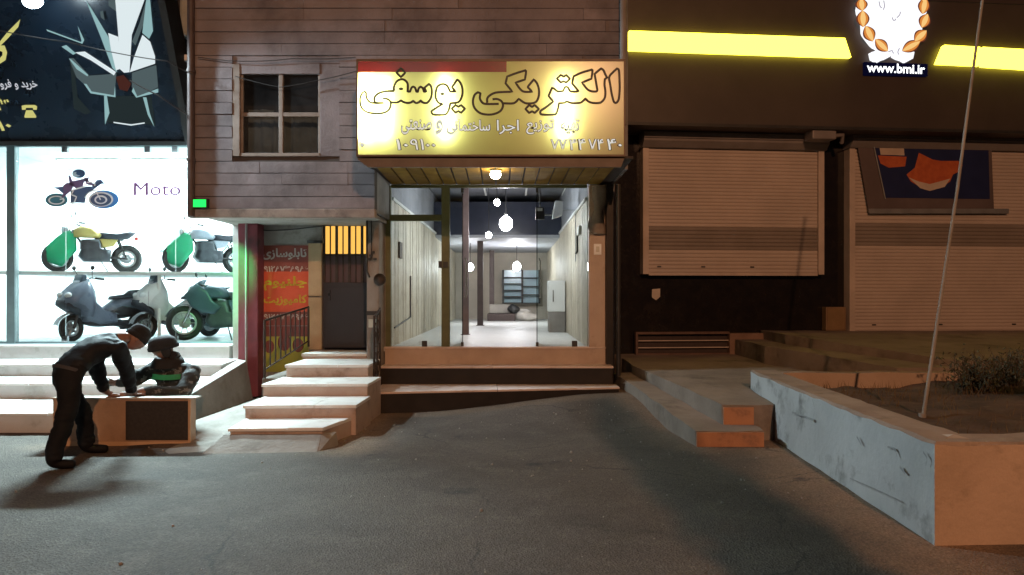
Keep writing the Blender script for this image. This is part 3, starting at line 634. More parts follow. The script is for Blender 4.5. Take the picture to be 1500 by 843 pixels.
# ------------------------------------------------------------------ motorbike shop on the left
mo = thing('motorbike_shop', 'brightly lit motorbike showroom with a wide glass front', 'building', (-6.8, 13, .8))
MZ = .81; MY = 12.2; mx0, mx1 = -9.6, -4.42
WM = mat('white showroom wall', (.82, .84, .84), (.76, .79, .79), 1.5, .5); TM = mat('pale blue white tile', (.70, .76, .78), (.62, .70, .73), 1, .25)
m = MB(); m.box(mx0, mx1, 11.95, 17, MZ-.1, MZ-.002); m.build('showroom_floor', TM, mo)
m = MB(); m.box(mx0, mx1, 16.4, 16.5, MZ, 4.5); m.box(mx1, mx1+.06, 12.1, 16.5, .1, 4.5); m.box(mx0-.1, mx0, 11.9, 16.5, .1, 4.5); m.build('showroom_wall', WM, mo)
m = MB(); m.box(mx0, mx1, 11.9, 16.5, 4.3, 4.4); m.build('showroom_ceiling', WM, mo)
m = MB(); m.box(mx0, mx1, 11.2, 12.1, 4.05, 4.29); m.box(mx0-3, mx1, 11.9, 16.5, 4.41, 7.5); m.build('upper_wall', mat('dark shop upper wall', (.05, .05, .055), rough=.7), mo)
m = MB()
for x in (pX(17, MY), ): m.box(x-.05, x+.08, MY-.05, MY+.06, MZ, 4.05)
m.box(mx1-.10, mx1-.001, MY-.05, MY+.06, MZ, 4.05); m.box(mx0, mx1-.1, MY-.03, MY+.05, 4.0, 4.049); m.box(mx0, mx1-.1, MY-.03, MY+.05, MZ, MZ+.03)
m.build('showroom_frame', mat('teal grey aluminium frame', (.25, .33, .34), rough=.4, metal=.6), mo)
xs = [pX(17, MY)+.08, pX(96, MY), pX(217, MY), pX(257, MY), mx1-.1]
for a, b in zip(xs[:-1], xs[1:]):
    m = MB(); m.box(a+.004, b-.004, MY, MY+.01, MZ+.03, 4.0); m.build('glass_pane', MT['glass'], mo)
m = MB(); m.box(mx0+.01, xs[0]-.14, MY, MY+.01, MZ+.03, 4.0); m.build('glass_pane', MT['glass'], mo)
m = MB()
for x in (xs[1], xs[2], xs[3]): m.cbox((x, MY-.01, MZ+.07), (.09, .05, .10)); m.cbox((x, MY-.01, 3.96), (.09, .05, .10))
m.build('glass_clamp', MT['chrome'], mo)
# display shelf with bikes on it
SZ = 2.0
m = MB(); sp = [(-8.6, 12.55), (-6.2, 13.1), (mx1-.01, 13.45), (mx1-.01, 15.4), (-8.6, 15.2)]
m.prism([(p[0], p[1], SZ-.06) for p in sp], (0, 0, .06)); 
m.build('display_shelf', mat('pale shelf edge', (.66, .68, .68), rough=.4), mo)
m = MB()
for x, y in ((-8.5, 12.7), (-6.2, 13.2), (-4.6, 13.5)): m.tube([(x, y, MZ), (x, y, SZ-.06)], .03, 8)
m.build('shelf_post', MT['white'], mo)
# strip lights on the showroom ceiling
LW = emis('white tube glow', (.86, .97, 1), 30)
for i, (x, y) in enumerate(((-8.4, 13.0), (-6.9, 13.0), (-5.4, 13.0), (-8.4, 14.9), (-6.9, 14.9), (-5.4, 14.9))):
    q = thing('strip_light', 'white strip light on the showroom ceiling', 'ceiling light', (x, y, 4.3), group='strip lights in the motorbike showroom')
    m = MB(); m.box(x-.62, x+.62, y-.06, y+.06, 4.26, 4.298); m.build('housing', MT['white'], q)
    m = MB(); m.box(x-.6, x+.6, y-.04, y+.04, 4.235, 4.259); m.build('tube', LW, q)
lamp('showroom_light', 'AREA', (-6.9, 15.0, 4.20), 1000, (.80, .96, 1), 4.2, (-6.9, 16.0, 1.0), shape='RECTANGLE', size_y=1.2)
lamp('showroom_front_light', 'AREA', (-5.4, 11.45, 3.95), 1250, (.70, .95, 1), 1.2, (-4.7, 6.6, 0), shape='RECTANGLE', size_y=.15)
# steps
st_root = thing('showroom_steps', 'four wide white marble steps in front of the motorbike showroom', 'steps', (-7, 10, 0))
WS = mat('white marble slab', (.80, .80, .78), (.72, .72, .70), 1.6, .4, stain=(.38, .36, .33), sscale=1.7, sth=(.58, .85))
RS = mat('grey marble riser', (.56, .56, .56), (.46, .46, .45), 2, .5, stain=(.24, .21, .18), sscale=2)
sxr = -4.18
step([(-11, 8.70), (-4.75, 8.70), (-4.75, 9.92), (-11, 9.92)], 0, .23, RS, WS, cuts=(0, .35, .55, .74, .9, 1))
step([(-11, 9.90), (sxr, 9.90), (sxr, 10.80), (-11, 10.80)], 0, .43, RS, WS, cuts=(0, .3, .5, .68, .85, 1))
step([(-11, 10.78), (sxr, 10.78), (sxr-.1, 11.76), (-11, 11.76)], 0, .60, RS, WS, cuts=(0, .35, .55, .75, .92, 1))
step([(-11, 11.74), (-4.42, 11.74), (-4.42, 12.15), (-11, 12.15)], 0, .81, RS, WS)
m = MB(); m.loft([[(-4.16, 8.45, 0), (-4.00, 8.45, 0), (-3.92, 11.39, 0), (-4.16, 11.39, 0)], [(-4.16, 8.55, .22), (-4.06, 8.55, .22), (-4.02, 11.39, .60), (-4.16, 11.39, .62)]])
o = m.build('flank_wall', mat('pale stained cement', (.30, .285, .26), (.22, .205, .185), 2.2, .9, bump=.4, bscale=20, stain=(.16, .13, .10), sscale=1.6), None, bevel=.02); tag(o, 'stained sloping concrete flank wall beside the white showroom steps', 'wall')

# decals on the glass
dc = thing('rider_decal', 'blue and violet sticker of a motorbike rider on the showroom glass', 'sticker', (pX(120, MY), MY-.01, pZ(305, MY)))
def gl(p, k=.004): return Vector((pX(50+p[0]/6.52, MY), MY-k, pZ(235+p[1]/6.52, MY)))
DB = mat('slate blue vinyl', (.06, .09, .17), rough=.5); DV = mat('violet vinyl', (.13, .08, .16), rough=.5); DT = mat('teal vinyl', (.05, .15, .20), rough=.5); DW = mat('white vinyl', (.8, .8, .82), rough=.5); DL = mat('bright blue vinyl', (.06, .20, .50), rough=.5)
m = MB()
el = lambda cx, cy, rx, ry, k: [gl((cx+rx*math.cos(a*.2618), cy+ry*math.sin(a*.2618)), k) for a in range(24)]
m.poly(el(215, 380, 108, 65, .004), 2); m.poly(el(215, 382, 78, 42, .006), 3); m.poly(el(215, 382, 62, 32, .008), 2)
m.poly(el(665, 375, 145, 88, .004), 4); m.poly(el(640, 375, 118, 72, .006), 3); m.poly(el(640, 378, 100, 60, .008), 0); m.poly(el(640, 378, 62, 42, .010), 3); m.poly(el(640, 380, 45, 28, .012), 0)
for pts, mi in (([(170,262),(280,250),(330,300),(300,340),(230,280)], 0), ([(280,240),(320,215),(370,220),(380,250),(350,300),(290,350),(260,370),(285,300)], 1), ([(330,150),(345,145),(370,200),(470,180),(530,160),(520,190),(480,210),(470,250),(400,270),(340,230)], 1), ([(350,290),(470,250),(560,250),(600,190),(640,185),(680,225),(640,230),(560,290),(500,330),(490,410),(350,405)], 0), ([(480,160),(500,170),(540,210),(590,230),(570,250),(500,230)], 1)):
    m.poly([gl(p, .007+.001*mi) for p in pts], mi)
m.poly(el(430, 130, 62, 42, .010), 0); m.poly(el(410, 135, 40, 22, .012), 3); m.poly(el(440, 125, 35, 22, .013), 0)
for pts in ([(360,290),(430,270),(500,250)], [(380,290),(360,330),(410,350),(390,400)], [(330,405),(430,422),(520,415)], [(490,360),(530,310),(640,275),(740,280)], [(590,290),(640,380)], [(280,370),(250,375)], [(510,215),(580,205),(585,245)]):
    ribbon(m, smooth_line(pts, False), 12, lambda p: gl(p, .015), False, 3)
m.build('vinyl', [DB, DV, DT, DW, DL], dc)
MT['violet'] = mat('violet print', (.17, .06, .17), rough=.5)
dm = thing('lettering_decal', 'violet lettering sticker on the showroom glass right of the rider sticker', 'sticker', (pX(230, MY), MY-.01, pZ(287, MY)))
M0 = Matrix.Translation((pX(196, MY), MY-.004, pZ(287, MY)))
text('lettering', 'Moto', M0, pX(264, MY)-pX(196, MY), pZ(268, MY)-pZ(287, MY), MT['violet'], dm, 0)
text('lettering', 'Moto', M0 @ Matrix.Translation((.010, 0, .004)), pX(264, MY)-pX(196, MY), pZ(268, MY)-pZ(287, MY), MT['violet'], dm, 0, z=.003)

# tilted dark sign above the showroom
ms = thing('showroom_sign', 'big tilted black sign with a silver motorbike front and yellow writing above the showroom', 'shop sign', (-6.5, 11.0, 3.85))
p_b = px(273, 206, 11.0); up = Vector((0, -.85, 1.74)).normalized(); nrm = Vector((1, 0, 0)).cross(up)
SM = frame(p_b, (1, 0, 0), up)
def sp2(x, y, k=.0):
    p = hit(x, y, p_b, (0, -1.74, -.85)); return p + Vector((0, -1.74, -.85)).normalized()*k
def panel(x0, x1, u0, u1, d0, d1, mb, mi=0):
    mb.box(x0, x1, d0, d1, u0, u1, mi, SM)
m = MB(); panel(-7.5, 0, 0, 3.4, 0, .05, m); m.build('sign_face', mat('midnight sign print', (.006, .012, .022), (.010, .022, .040), .8, .28), ms)
m = MB(); panel(.001, .10, -.05, 3.4, -.06, .35, m); panel(-7.5, .0, -.06, -.001, -.05, .35, m); m.build('sign_frame', mat('dark sign frame', (.010, .011, .011), rough=.6), ms)
m = MB(); panel(-7.5, .0, -.062, -.0605, .0, .12, m)
SA = [emis('backlit silver print', (.86, .97, 1), .85), emis('backlit steel print', (.60, .85, .90), .13), emis('backlit dim print', (.5, .75, .8), .035), emis('backlit dull red print', (.5, .16, .12), .12), emis('backlit yellow print', (.95, .90, .30), .62), emis('backlit teal print', (.55, .92, .95), .5)]
k = 3.513; m = MB()
for i, (mi, pts) in enumerate(((2, [(540,495),(780,495),(800,650),(750,640),(590,635),(550,630)]), (2, [(360,300),(380,300),(400,500),(470,580),(440,590),(380,560)]), (1, [(355,300),(380,300),(460,390),(600,380),(590,490),(470,480),(430,430),(395,400)]), (1, [(680,375),(805,335),(815,450),(710,500),(680,450)]),
    (1, [(595,0),(560,0),(560,30),(600,60)]), (0, [(595,0),(745,0),(680,180),(668,372),(640,375),(612,350),(612,200)]), (5, [(445,5),(470,40),(560,190),(605,372),(580,350),(520,190)]), (0, [(670,372),(690,300),(735,180),(775,215),(800,290),(800,328)]), (1, [(752,10),(765,60),(700,235),(682,215),(720,120)]), (5, [(755,0),(775,0),(790,160),(770,200),(735,170)]),
    (0, [(560,170),(612,190),(620,355),(600,362),(575,260)]), (0, [(390,270),(440,265),(600,370),(590,388),(470,310)]), (5, [(320,240),(345,232),(395,275),(380,282)]), (5, [(435,430),(450,432),(475,470),(590,490),(596,440),(598,500),(470,480)]), (5, [(690,450),(710,495),(818,455),(818,475),(705,502),(682,470)]), (3, [(600,395),(640,385),(680,430),(660,470),(620,460)]),
    (5, [(540,492),(555,492),(568,580),(545,642)]), (5, [(740,500),(758,500),(775,580),(800,655),(765,590)]), (5, [(360,300),(372,305),(460,385),(455,392),(400,355)]), (1, [(520,60),(535,55),(545,105),(525,90)]), (5, [(245,150),(420,215),(440,205),(405,130),(432,190),(430,225),(250,160)]), (0, [(590,625),(680,638),(750,628),(750,634),(680,645),(590,631)])) ):
    m.poly([sp2(p[0]/k, p[1]/k, .003+.0015*i) for p in pts], mi)
m.build('motorbike_print', SA, ms)
m = MB()
for i, pts in enumerate(([(105,100),(95,140),(40,200),(0,240),(0,215),(40,165),(75,130)], [(0,235),(25,235),(38,270),(30,310),(0,330),(0,300),(14,285),(14,268),(0,262)])): m.poly([sp2(p[0]/k, p[1]/k, .004+.002*i) for p in pts], 0)
for i, pts in enumerate(([(112,545),(130,541),(180,541),(192,548),(190,566),(172,566),(170,556),(135,556),(132,566),(114,566)], [(135,568),(168,568),(188,600),(186,607),(128,607),(126,600)])): m.poly([sp2(p[0]/k, p[1]/k, .004) for p in pts], 0)
m.build('emblem_print', SA[4], ms)
def stx(body, x0, x1, y0, y1, mt, ext=1):
    a = sp2(x0, y1, .004); b = sp2(x1, y1, .004); c = sp2(x0, y0, .004)
    text('lettering', body, frame(a, (1, 0, 0), up), (b-a).x, (c-a).length, mt, ms, .02)
stx(shape('خرید و فروش'), -14, 57, 117, 132, emis('backlit white print', (.9, .93, 1), .6)); stx(digits('13'), -3, 17, 144, 162, SA[4]); stx(digits('10'), -1, 19, 175, 192, SA[4])
# floodlight on an arm in front of the sign
fl = thing('sign_floodlight', 'glaring floodlight on an arm in front of the black tilted sign', 'floodlight', px(50, 0, 9.5))
fp = px(48, 2, 9.55)
m = MB(); m.ell(fp, (.13, .07, .09)); m.build('lamp_glass', emis('flood glow', (.75, .92, 1), 60), fl)
lamp('sign_flood', 'SPOT', fp+Vector((.1, -.12, -.08)), 1500, (.74, .92, 1), .09, (4.0, 6.5, 0), spot_size=R(84), spot_blend=.7)
m = MB(); m.tube([fp+Vector((0, .05, .09)), fp+Vector((0, .3, .35)), fp+Vector((0, .9, .4))], .015); m.cbox(fp+Vector((0, .02, .09)), (.24, .14, .03)); m.build('arm', MT['black'], fl)
# items in the slot between the two buildings
sl2 = thing('narrow_louvre_box', 'narrow grey louvred box in the slot between black sign and clad building', 'vent box', (-4.6, 11.2, 3.9))
m = MB(); m.box(-4.52, -4.36, 11.1, 11.5, 3.9, 4.9); m.build('casing', MT['galv'], sl2)
m = MB()
for i in range(14): m.box(-4.50, -4.38, 11.085, 11.098, 3.94+.068*i, 3.975+.068*i)
m.build('louvre', MT['plaster'], sl2)
sl3 = thing('white_wall_box', 'white rounded box high in the slot left of the clad building', 'box', (-4.5, 11.3, 5.5))
m = MB(); m.box(-4.95, -4.40, 11.15, 11.5, 5.45, 6.3); m.build('casing', mat('pale grey casing', (.5, .55, .53), rough=.5), sl3, bevel=.05)
sl4 = thing('security_camera', 'small white security camera between the black sign and the clad building', 'security camera', (-4.5, 10.9, 5.1))
c0 = px(264, 88, 10.8)
m = MB(); m.box(c0.x-.06, c0.x+.14, 10.7, 10.95, c0.z-.04, c0.z+.05); m.build('body', MT['white'], sl4, bevel=.015)
m = MB(); m.tube([c0+Vector((.14, 0, 0)), c0+Vector((.24, 0, 0))], .015); m.ell(c0+Vector((-.02, -.13, 0)), .03, 8, 6); m.build('mount', MT['black'], sl4)
# green floodlight under the corner of the overhang
gf = thing('green_floodlight', 'small green floodlight under the left corner of the stone clad overhang', 'floodlight', px(292, 298, 10.15))
g0 = px(292, 298, 10.10)
m = MB(); m.cbox(g0+Vector((0, .05, 0)), (.20, .08, .13)); m.tube([g0+Vector((0, .09, 0)), g0+Vector((0, .2, .05))], .015); m.build('housing', MT['black'], gf)
m = MB(); m.cbox(g0+Vector((0, .006, 0)), (.17, .006, .10)); m.build('lens', emis('green lamp glow', (.02, 1, .12), 1.6), gf)
lamp('green_light', 'SPOT', g0+Vector((.06, .32, -.36)), 260, (.01, 1, .22), .04, (-4.38, 11.6, 1.85), spot_size=R(54), spot_blend=.7)
# ------------------------------------------------------------------ motorbikes and scooters (own frame: +x forward, z up)
BK = {'grey': mat('slate blue fairing', (.15, .18, .25), (.10, .125, .18), 3, .3), 'silver': mat('silver fairing', (.45, .50, .58), rough=.3), 'yellow': mat('pale yellow tank paint', (.52, .40, .13), rough=.3),
      'dark': mat('dark engine metal', (.05, .055, .065), (.08, .085, .095), 6, .45, metal=.5), 'seat': mat('black vinyl seat', (.035, .04, .055), rough=.6), 'navy': mat('navy fairing', (.035, .055, .085), (.05, .075, .11), 3, .35), 'white': mat('white fairing', (.72, .74, .76), rough=.3),
      'lens': mat('headlamp lens', (.75, .8, .85), rough=.1), 'red': mat('red rear lens', (.5, .03, .02), rough=.3), 'alu': mat('aluminium casing', (.5, .52, .55), rough=.35, metal=.7), 'green': mat('green plastic film', (.0, .30, .13), (.0, .22, .10), 3, .35)}
def wheel(root, x, z, r, w, steer=0, rimcol='alu', spokes=10):
    M = Matrix.Translation((x, 0, z)) @ Matrix.Rotation(steer, 4, 'Z')
    m = MB(); m.torus((0, 0, 0), r-w*.5, w*.5, M=M); o = m.build('wheel', MT['rubber'], root)
    m = MB(); m.torus((0, 0, 0), r-w*1.05, w*.22, M=M, k=6)
    for i in range(spokes):
        a = 2*math.pi*i/spokes; m.tube([M @ Vector((0, .01*(-1)**i, 0)), M @ Vector(((r-w)*math.cos(a), 0, (r-w)*math.sin(a)))], .008 if spokes > 7 else .022, 5)
    m.lathe([(.03, -.05), (.045, -.02), (.045, .02), (.03, .05)], 12, M=M @ Matrix.Rotation(R(90), 4, 'X'))
    m.lathe([(.10, .03), (.10, .036)], 16, M=M @ Matrix.Rotation(R(90), 4, 'X'))
    m.build('rim', BK[rimcol], o)
def bars(root, x, z, w, back=.12, mirror=True):
    m = MB(); m.tube([(x-back, -w, z-.01), (x-.02, -w*.55, z+.01), (x, 0, z-.04), (x-.02, w*.55, z+.01), (x-back, w, z-.01)], .012, 6)
    h = m.build('handlebar', MT['chrome'], root)
    m = MB()
    for s in (-1, 1): m.tube([(x-back-.02, s*(w+.04), z-.012), (x-.06, s*(w*.75), z+.002)], .019, 6)
    m.build('grip', MT['rubber'], h)
    if mirror:
        for s in (-1, 1):
            m = MB(); m.tube([(x-.03, s*w*.6, z), (x+.02, s*w*.85, z+.15)], .006, 5); m.ell((x+.02, s*w*.9, z+.18), (.015, .06, .04), 10, 6); m.build('mirror', MT['black'], h)
def motorbike(name, label, col, tank, film=False, sport=False):
    t = thing(name, label, 'motorbike', world=False)
    r = .30; xf, xr = .64, -.62
    wheel(t, xf, r, r, .105, R(14)); wheel(t, xr, r, r, .13)
    m = MB(); hx, hz = xf-.27, .86
    for s in (-1, 1): m.tube([(xf, s*.075, r), (hx, s*.075, hz)], [.020, .026], 8)
    m.build('fork', MT['chrome'], t)
    m = MB(); m.tube([(hx, 0, hz-.02), (.15, 0, .50), (.05, 0, .30), (-.30, 0, .28)], .022, 6); m.tube([(hx, 0, hz), (-.10, 0, .70), (-.55, 0, .70)], .022, 6); m.tube([(-.12, 0, .70), (-.30, 0, .30)], .02, 6)
    for s in (-1, 1): m.tube([(-.26, s*.08, .33), (xr, s*.08, r)], .02, 6); m.tube([(-.45, s*.1, .70), (xr+.02, s*.10, r)], .016, 6)
    m.build('bike_frame', MT['black'], t)
    m = MB(); m.pillow([(-.30, .23), (.18, .22), (.28, .34), (.22, .50), (.22, .68), (-.10, .70), (-.14, .50), (-.32, .48)], .15, k=.85)
    for i in range(6): m.box(-.06, .245, -.16, .16, .50+i*.026, .485+i*.026)
    m.ell((-.12, .13, .34), (.09, .03, .09)); m.ell((-.12, -.13, .34), (.09, .03, .09)); m.build('engine', BK['dark'], t)
    m = MB(); m.tube([(.13, -.07, .55), (.22, -.09, .40), (.10, -.12, .24), (-.30, -.15, .24)], .02, 8); m.tube([(-.30, -.15, .24), (-.85, -.16, .33)], [.035, .045], 10); m.build('exhaust', MT['chrome'], t)
    m = MB(); m.pillow([(.38, .72), (.36, .88), (.22, .96), (.0, .92), (-.14, .78), (-.10, .72)], .18, k=.6); m.build('tank', tank, t)
    m = MB(); m.pillow([(-.10, .72), (-.12, .84), (-.40, .82), (-.68, .88), (-.80, .85), (-.64, .72), (-.40, .68)], .15, k=.75); m.build('seat', BK['seat'], t)
    m = MB()
    for s in (-1, 1): m.pillow([(-.16, .52), (-.10, .70), (-.44, .70), (-.36, .56)], .018, y0=s*.11, k=.9)
    m.build('side_cover', tank, t)
    m = MB(); n = 10
    for x, z, a0, a1, rr in ((xf, r, 20, 150, r+.03), (xr, r, 30, 150, r+.05)):
        m.loft([[(x+rr*math.cos(R(a)), y, z+rr*math.sin(R(a))-abs(y)*.25) for y in (-.065, -.03, 0, .03, .065)] for a in [a0+(a1-a0)*i/n for i in range(n+1)]], cap=False, close=False, smooth=True)
    m.build('mudguard', BK['green'] if film else (MT['chrome'] if not sport else col), t)
    m = MB(); m.ell((hx+.12, 0, .86), (.08, .095, .095)); h = m.build('headlight', MT['chrome'] if not sport else col, t)
    m = MB(); m.ell((hx+.17, 0, .86), (.04, .085, .085)); m.build('lens', BK['lens'], h)
    m = MB(); m.cbox((-.80, 0, .74), (.06, .12, .07)); m.build('tail_light', BK['red'], t, bevel=.012)
    if film:
        m = MB(); m.pillow([(hx+.20, .12), (hx+.46, .20), (hx+.52, .44), (hx+.30, .70), (hx+.12, .86), (hx-.05, .82), (hx-.06, .45)], .12, k=.75); m.build('green_film', BK['green'], t)
    if sport:
        m = MB()
        for s in (-1, 1): m.pillow([(.40, .98), (.60, .78), (.48, .58), (.30, .48), (.10, .46), (-.02, .58), (.12, .68), (.22, .86)], .03, y0=s*.16, k=.9)
        m.pillow([(.30, .26), (.24, .34), (-.20, .34), (-.26, .24), (.1, .20)], .12, k=.8); m.pillow([(.30, 1.05), (.42, 1.0), (.60, .80), (.52, .74), (.36, .84)], .16, k=.6); m.pillow([(-.3, .70), (-.45, .86), (-.90, .98), (-.92, .93), (-.55, .72)], .10, k=.7); m.build('fairing', col, t)
    bars(t, hx-.03, 1.0 if not sport else .95, .33)
    m = MB(); m.tube([(-.1, .10, .28), (-.22, .30, .02)], .012, 6); m.build('side_stand', MT['black'], t)
    return t
def scooter(name, label, col, acc):
    t = thing(name, label, 'scooter', world=False); r = .23
    wheel(t, .60, r, r, .10, R(12), spokes=5); wheel(t, -.60, r, r, .11, spokes=5)
    m = MB()
    for s in (-1, 1): m.tube([(.60, s*.08, r), (.46, s*.07, .70)], .025, 8)
    m.build('fork', BK['dark'], t)
    m = MB(); m.pillow([(.30, .36), (.44, .42), (.54, .54), (.70, .58), (.78, .66), (.72, .80), (.52, .98), (.38, 1.04), (.28, .84), (.24, .55)], .25, k=.55)
    m.pillow([(.42, .34), (.46, .56), (.30, .70), (.12, .54), (-.12, .46), (-.14, .30), (.2, .26)], .19, k=.8); m.build('front_apron', col, t)
    m = MB(); m.pillow([(.52, .99), (.46, 1.13), (.41, 1.13), (.40, 1.02)], .13, k=.8); m.build('windscreen', BK['navy'], t)
    m = MB(); m.pillow([(.50, .42), (.72, .56), (.80, .62), (.78, .70), (.66, .66), (.50, .52)], .19, k=.6); m.build('apron_grille', BK['seat'], t)
    for s in (-1, 1):
        m = MB(); m.ell((.71, s*.115, .78), (.055, .075, .05)); m.build('headlight', BK['lens'], t)
    m = MB(); n = 9; m.loft([[(.60+.27*math.cos(R(a)), y, r+.27*math.sin(R(a))-abs(y)*.3) for y in (-.075, 0, .075)] for a in [15+135*i/n for i in range(n+1)]], cap=False, close=False, smooth=True); m.build('mudguard', acc, t)
    m = MB(); m.pillow([(.40, .30), (.38, .36), (-.20, .36), (-.35, .26), (.2, .24)], .17, k=.85); m.build('footboard', BK['seat'], t)
    m = MB(); m.pillow([(-.12, .36), (.10, .52), (-.05, .62), (-.20, .72), (-.75, .80), (-.95, .84), (-.90, .72), (-.60, .54), (-.40, .40)], .16, k=.6); m.build('body_panel', col, t)
    m = MB(); m.pillow([(-.62, .52), (-.20, .60), (.02, .50), (-.12, .42), (-.45, .40)], .172, k=.9); m.build('side_trim', BK['dark'], t)
    m = MB(); m.pillow([(-.08, .70), (-.10, .76), (-.40, .80), (-.48, .87), (-.78, .89), (-.80, .80), (-.4, .72)], .14, k=.7); m.build('seat', BK['seat'], t)
    m = MB(); m.pillow([(-.25, .18), (-.22, .34), (-.60, .36), (-.68, .24)], .10, k=.8, y0=.05); m.build('engine', BK['dark'], t)
    m = MB(); m.tube([(-.2, -.14, .26), (-.45, -.17, .24), (-.85, -.18, .32)], [.02, .05, .055], 10); m.build('exhaust', BK['dark'], t)
    m = MB(); m.cbox((-.95, 0, .80), (.05, .18, .06)); m.build('tail_light', BK['red'], t, bevel=.012)
    m = MB(); m.tube([(-.80, -.1, .88), (-.98, -.08, .92), (-.98, .08, .92), (-.80, .1, .88)], .014, 6); m.build('grab_rail', BK['dark'], t)
    m = MB(); m.pillow([(.34, .98), (.40, 1.06), (.52, 1.02), (.52, .94), (.42, .92)], .13, k=.6); m.build('cockpit', acc, t)
    bars(t, .38, 1.06, .30)
    return t
def place(t, x, y, z, rz, s=1): t.scale = (s, s, s); t.location = (x, y, z); t.rotation_euler = (0, 0, R(rz)); return t
place(scooter('scooter', 'slate blue scooter with a big front apron on the floor below the yellow motorbike', BK['grey'], BK['silver']), pX(160, 13.1), 13.0, MZ, 240)
place(scooter('scooter', 'white scooter half hidden behind the dark sport motorbike in the showroom', BK['white'], BK['silver']), pX(262, 13.6)-.05, 13.7, MZ, 232)
place(motorbike('motorbike', 'dark faired sport motorbike at the right end of the showroom floor', BK['navy'], BK['navy'], sport=True), pX(325, 13.0), 13.05, MZ, 187)
place(motorbike('motorbike', 'yellow motorbike with green film on its front wheel on the showroom shelf', BK['yellow'], BK['yellow'], film=True), pX(128, 13.5), 13.7, SZ, 216, .88)
place(motorbike('motorbike', 'dim grey motorbike with green film at the right end of the showroom shelf', BK['silver'], BK['silver'], film=True), pX(300, 14.0), 14.1, SZ, 222, .88)

# ------------------------------------------------------------------ people
def person(name, label, parts, root_tag, mats, head, loc):
    """parts: chains [(tag, [(pos, radius)...], parent (chain, idx) or None)] grown into one skin."""
    me = bpy.data.meshes.new(name); vs = []; es = []; rad = []; roots = []; ids = {}; segs = []
    for ci, (tg, pts, par) in enumerate(parts):
        prev = None
        if par is not None: prev = ids[par]
        else: roots.append(len(vs))
        for k, (p, r) in enumerate(pts):
            vs.append(p); rad.append(r); i = len(vs)-1; ids[(ci, k)] = i
            if prev is not None: es.append((prev, i)); segs.append((tg, Vector(vs[prev]), Vector(p)))
            prev = i
    me.from_pydata(vs, es, [])
    o = bpy.data.objects.new(name, me); COL.objects.link(o)
    o.modifiers.new('skin', 'SKIN').branch_smoothing = .6
    sv = me.skin_vertices[0].data
    for i, r in enumerate(rad): sv[i].radius = (r, r) if not isinstance(r, tuple) else r; sv[i].use_root = i in roots
    s = o.modifiers.new('sub', 'SUBSURF'); s.levels = s.render_levels = 3
    bpy.context.view_layer.update()
    m2 = bpy.data.meshes.new_from_object(o.evaluated_get(bpy.context.evaluated_depsgraph_get()))
    bpy.data.objects.remove(o)
    names = list(mats)
    for n in names: m2.materials.append(mats[n])
    for p in m2.polygons:
        c = p.center; best = None
        for tg, a, b in segs:
            d = b-a; t = max(0, min(1, (c-a).dot(d)/max(d.dot(d), 1e-9))); q = (c-a-d*t).length
            if best is None or q < best[0]: best = (q, tg)
        p.material_index = names.index(best[1]); p.use_smooth = True
    cloth = set()
    for p in m2.polygons:
        if names[p.material_index] in ('jacket', 'trousers'): cloth.update(p.vertices)
    nr = [v.normal.copy() for v in m2.vertices]
    for i in cloth:
        v = m2.vertices[i]; c = v.co
        v.co = c + nr[i]*(.016*noise.noise(c*9)+.010*noise.noise(Vector((c.x*14, c.y*14, c.z*32))))
    bm = bmesh.new(); bm.from_mesh(m2)
    # head: a modelled ellipsoid with brow, nose, chin and ears, joined into the same mesh
    H = head['M']; hm = MB(); n, mm = 20, 16; rings = []
    for i in range(mm+1):
        a = max(-1.52, min(1.52, math.pi*i/mm-math.pi/2)); z = math.sin(a); rr = math.cos(a); ring = []
        for j in range(n):
            th = 2*math.pi*j/n; x, y = math.sin(th)*rr*.075, math.cos(th)*rr*.097
            zz = z*.12
            if z < 0: x *= 1+.28*z; y *= 1+.10*z
            f = max(0, math.cos(th)); 
            if f > .9: y += .020*math.exp(-((zz+.012)/.022)**2)*(f-.9)*10 - .006*math.exp(-((zz-.012)/.014)**2)
            if f > .8: y += .005*math.exp(-((zz+.052)/.012)**2)*(f-.8)*5
            ring.append((x, y, zz))
        rings.append(ring)
    hm.loft(rings, smooth=True)
    for s in (-1, 1): hm.ell((s*.078, -.005, -.005), (.012, .022, .034), 8, 6)
    ne = len(hm.f)
    for s in (-1, 1): hm.ell((s*.031, .083, .014), (.013, .008, .008), 8, 5, 1)
    hm.ell((0, .093, -.052), (.024, .006, .006), 8, 5, 2)
    off = []
    for v in hm.v: off.append(bm.verts.new(H @ v))
    si = names.index('skin'); m2.materials.append(mat('dark eye', (.02, .015, .012), rough=.2)); m2.materials.append(mat('lip skin', (.22, .10, .08), rough=.6))
    for f, mi in zip(hm.f, hm.m):
        try: fc = bm.faces.new([off[i] for i in f])
        except ValueError: continue
        fc.smooth = True; fc.material_index = si if mi == 0 else len(names)+mi-1
    bmesh.ops.recalc_face_normals(bm, faces=bm.faces); bm.to_mesh(m2); bm.free(); m2.name = name
    o = bpy.data.objects.new(name, m2); COL.objects.link(o); tag(o, label, 'person')
    return o
SK = mat('skin', (.25, .135, .095), (.21, .11, .08), 8, .6)
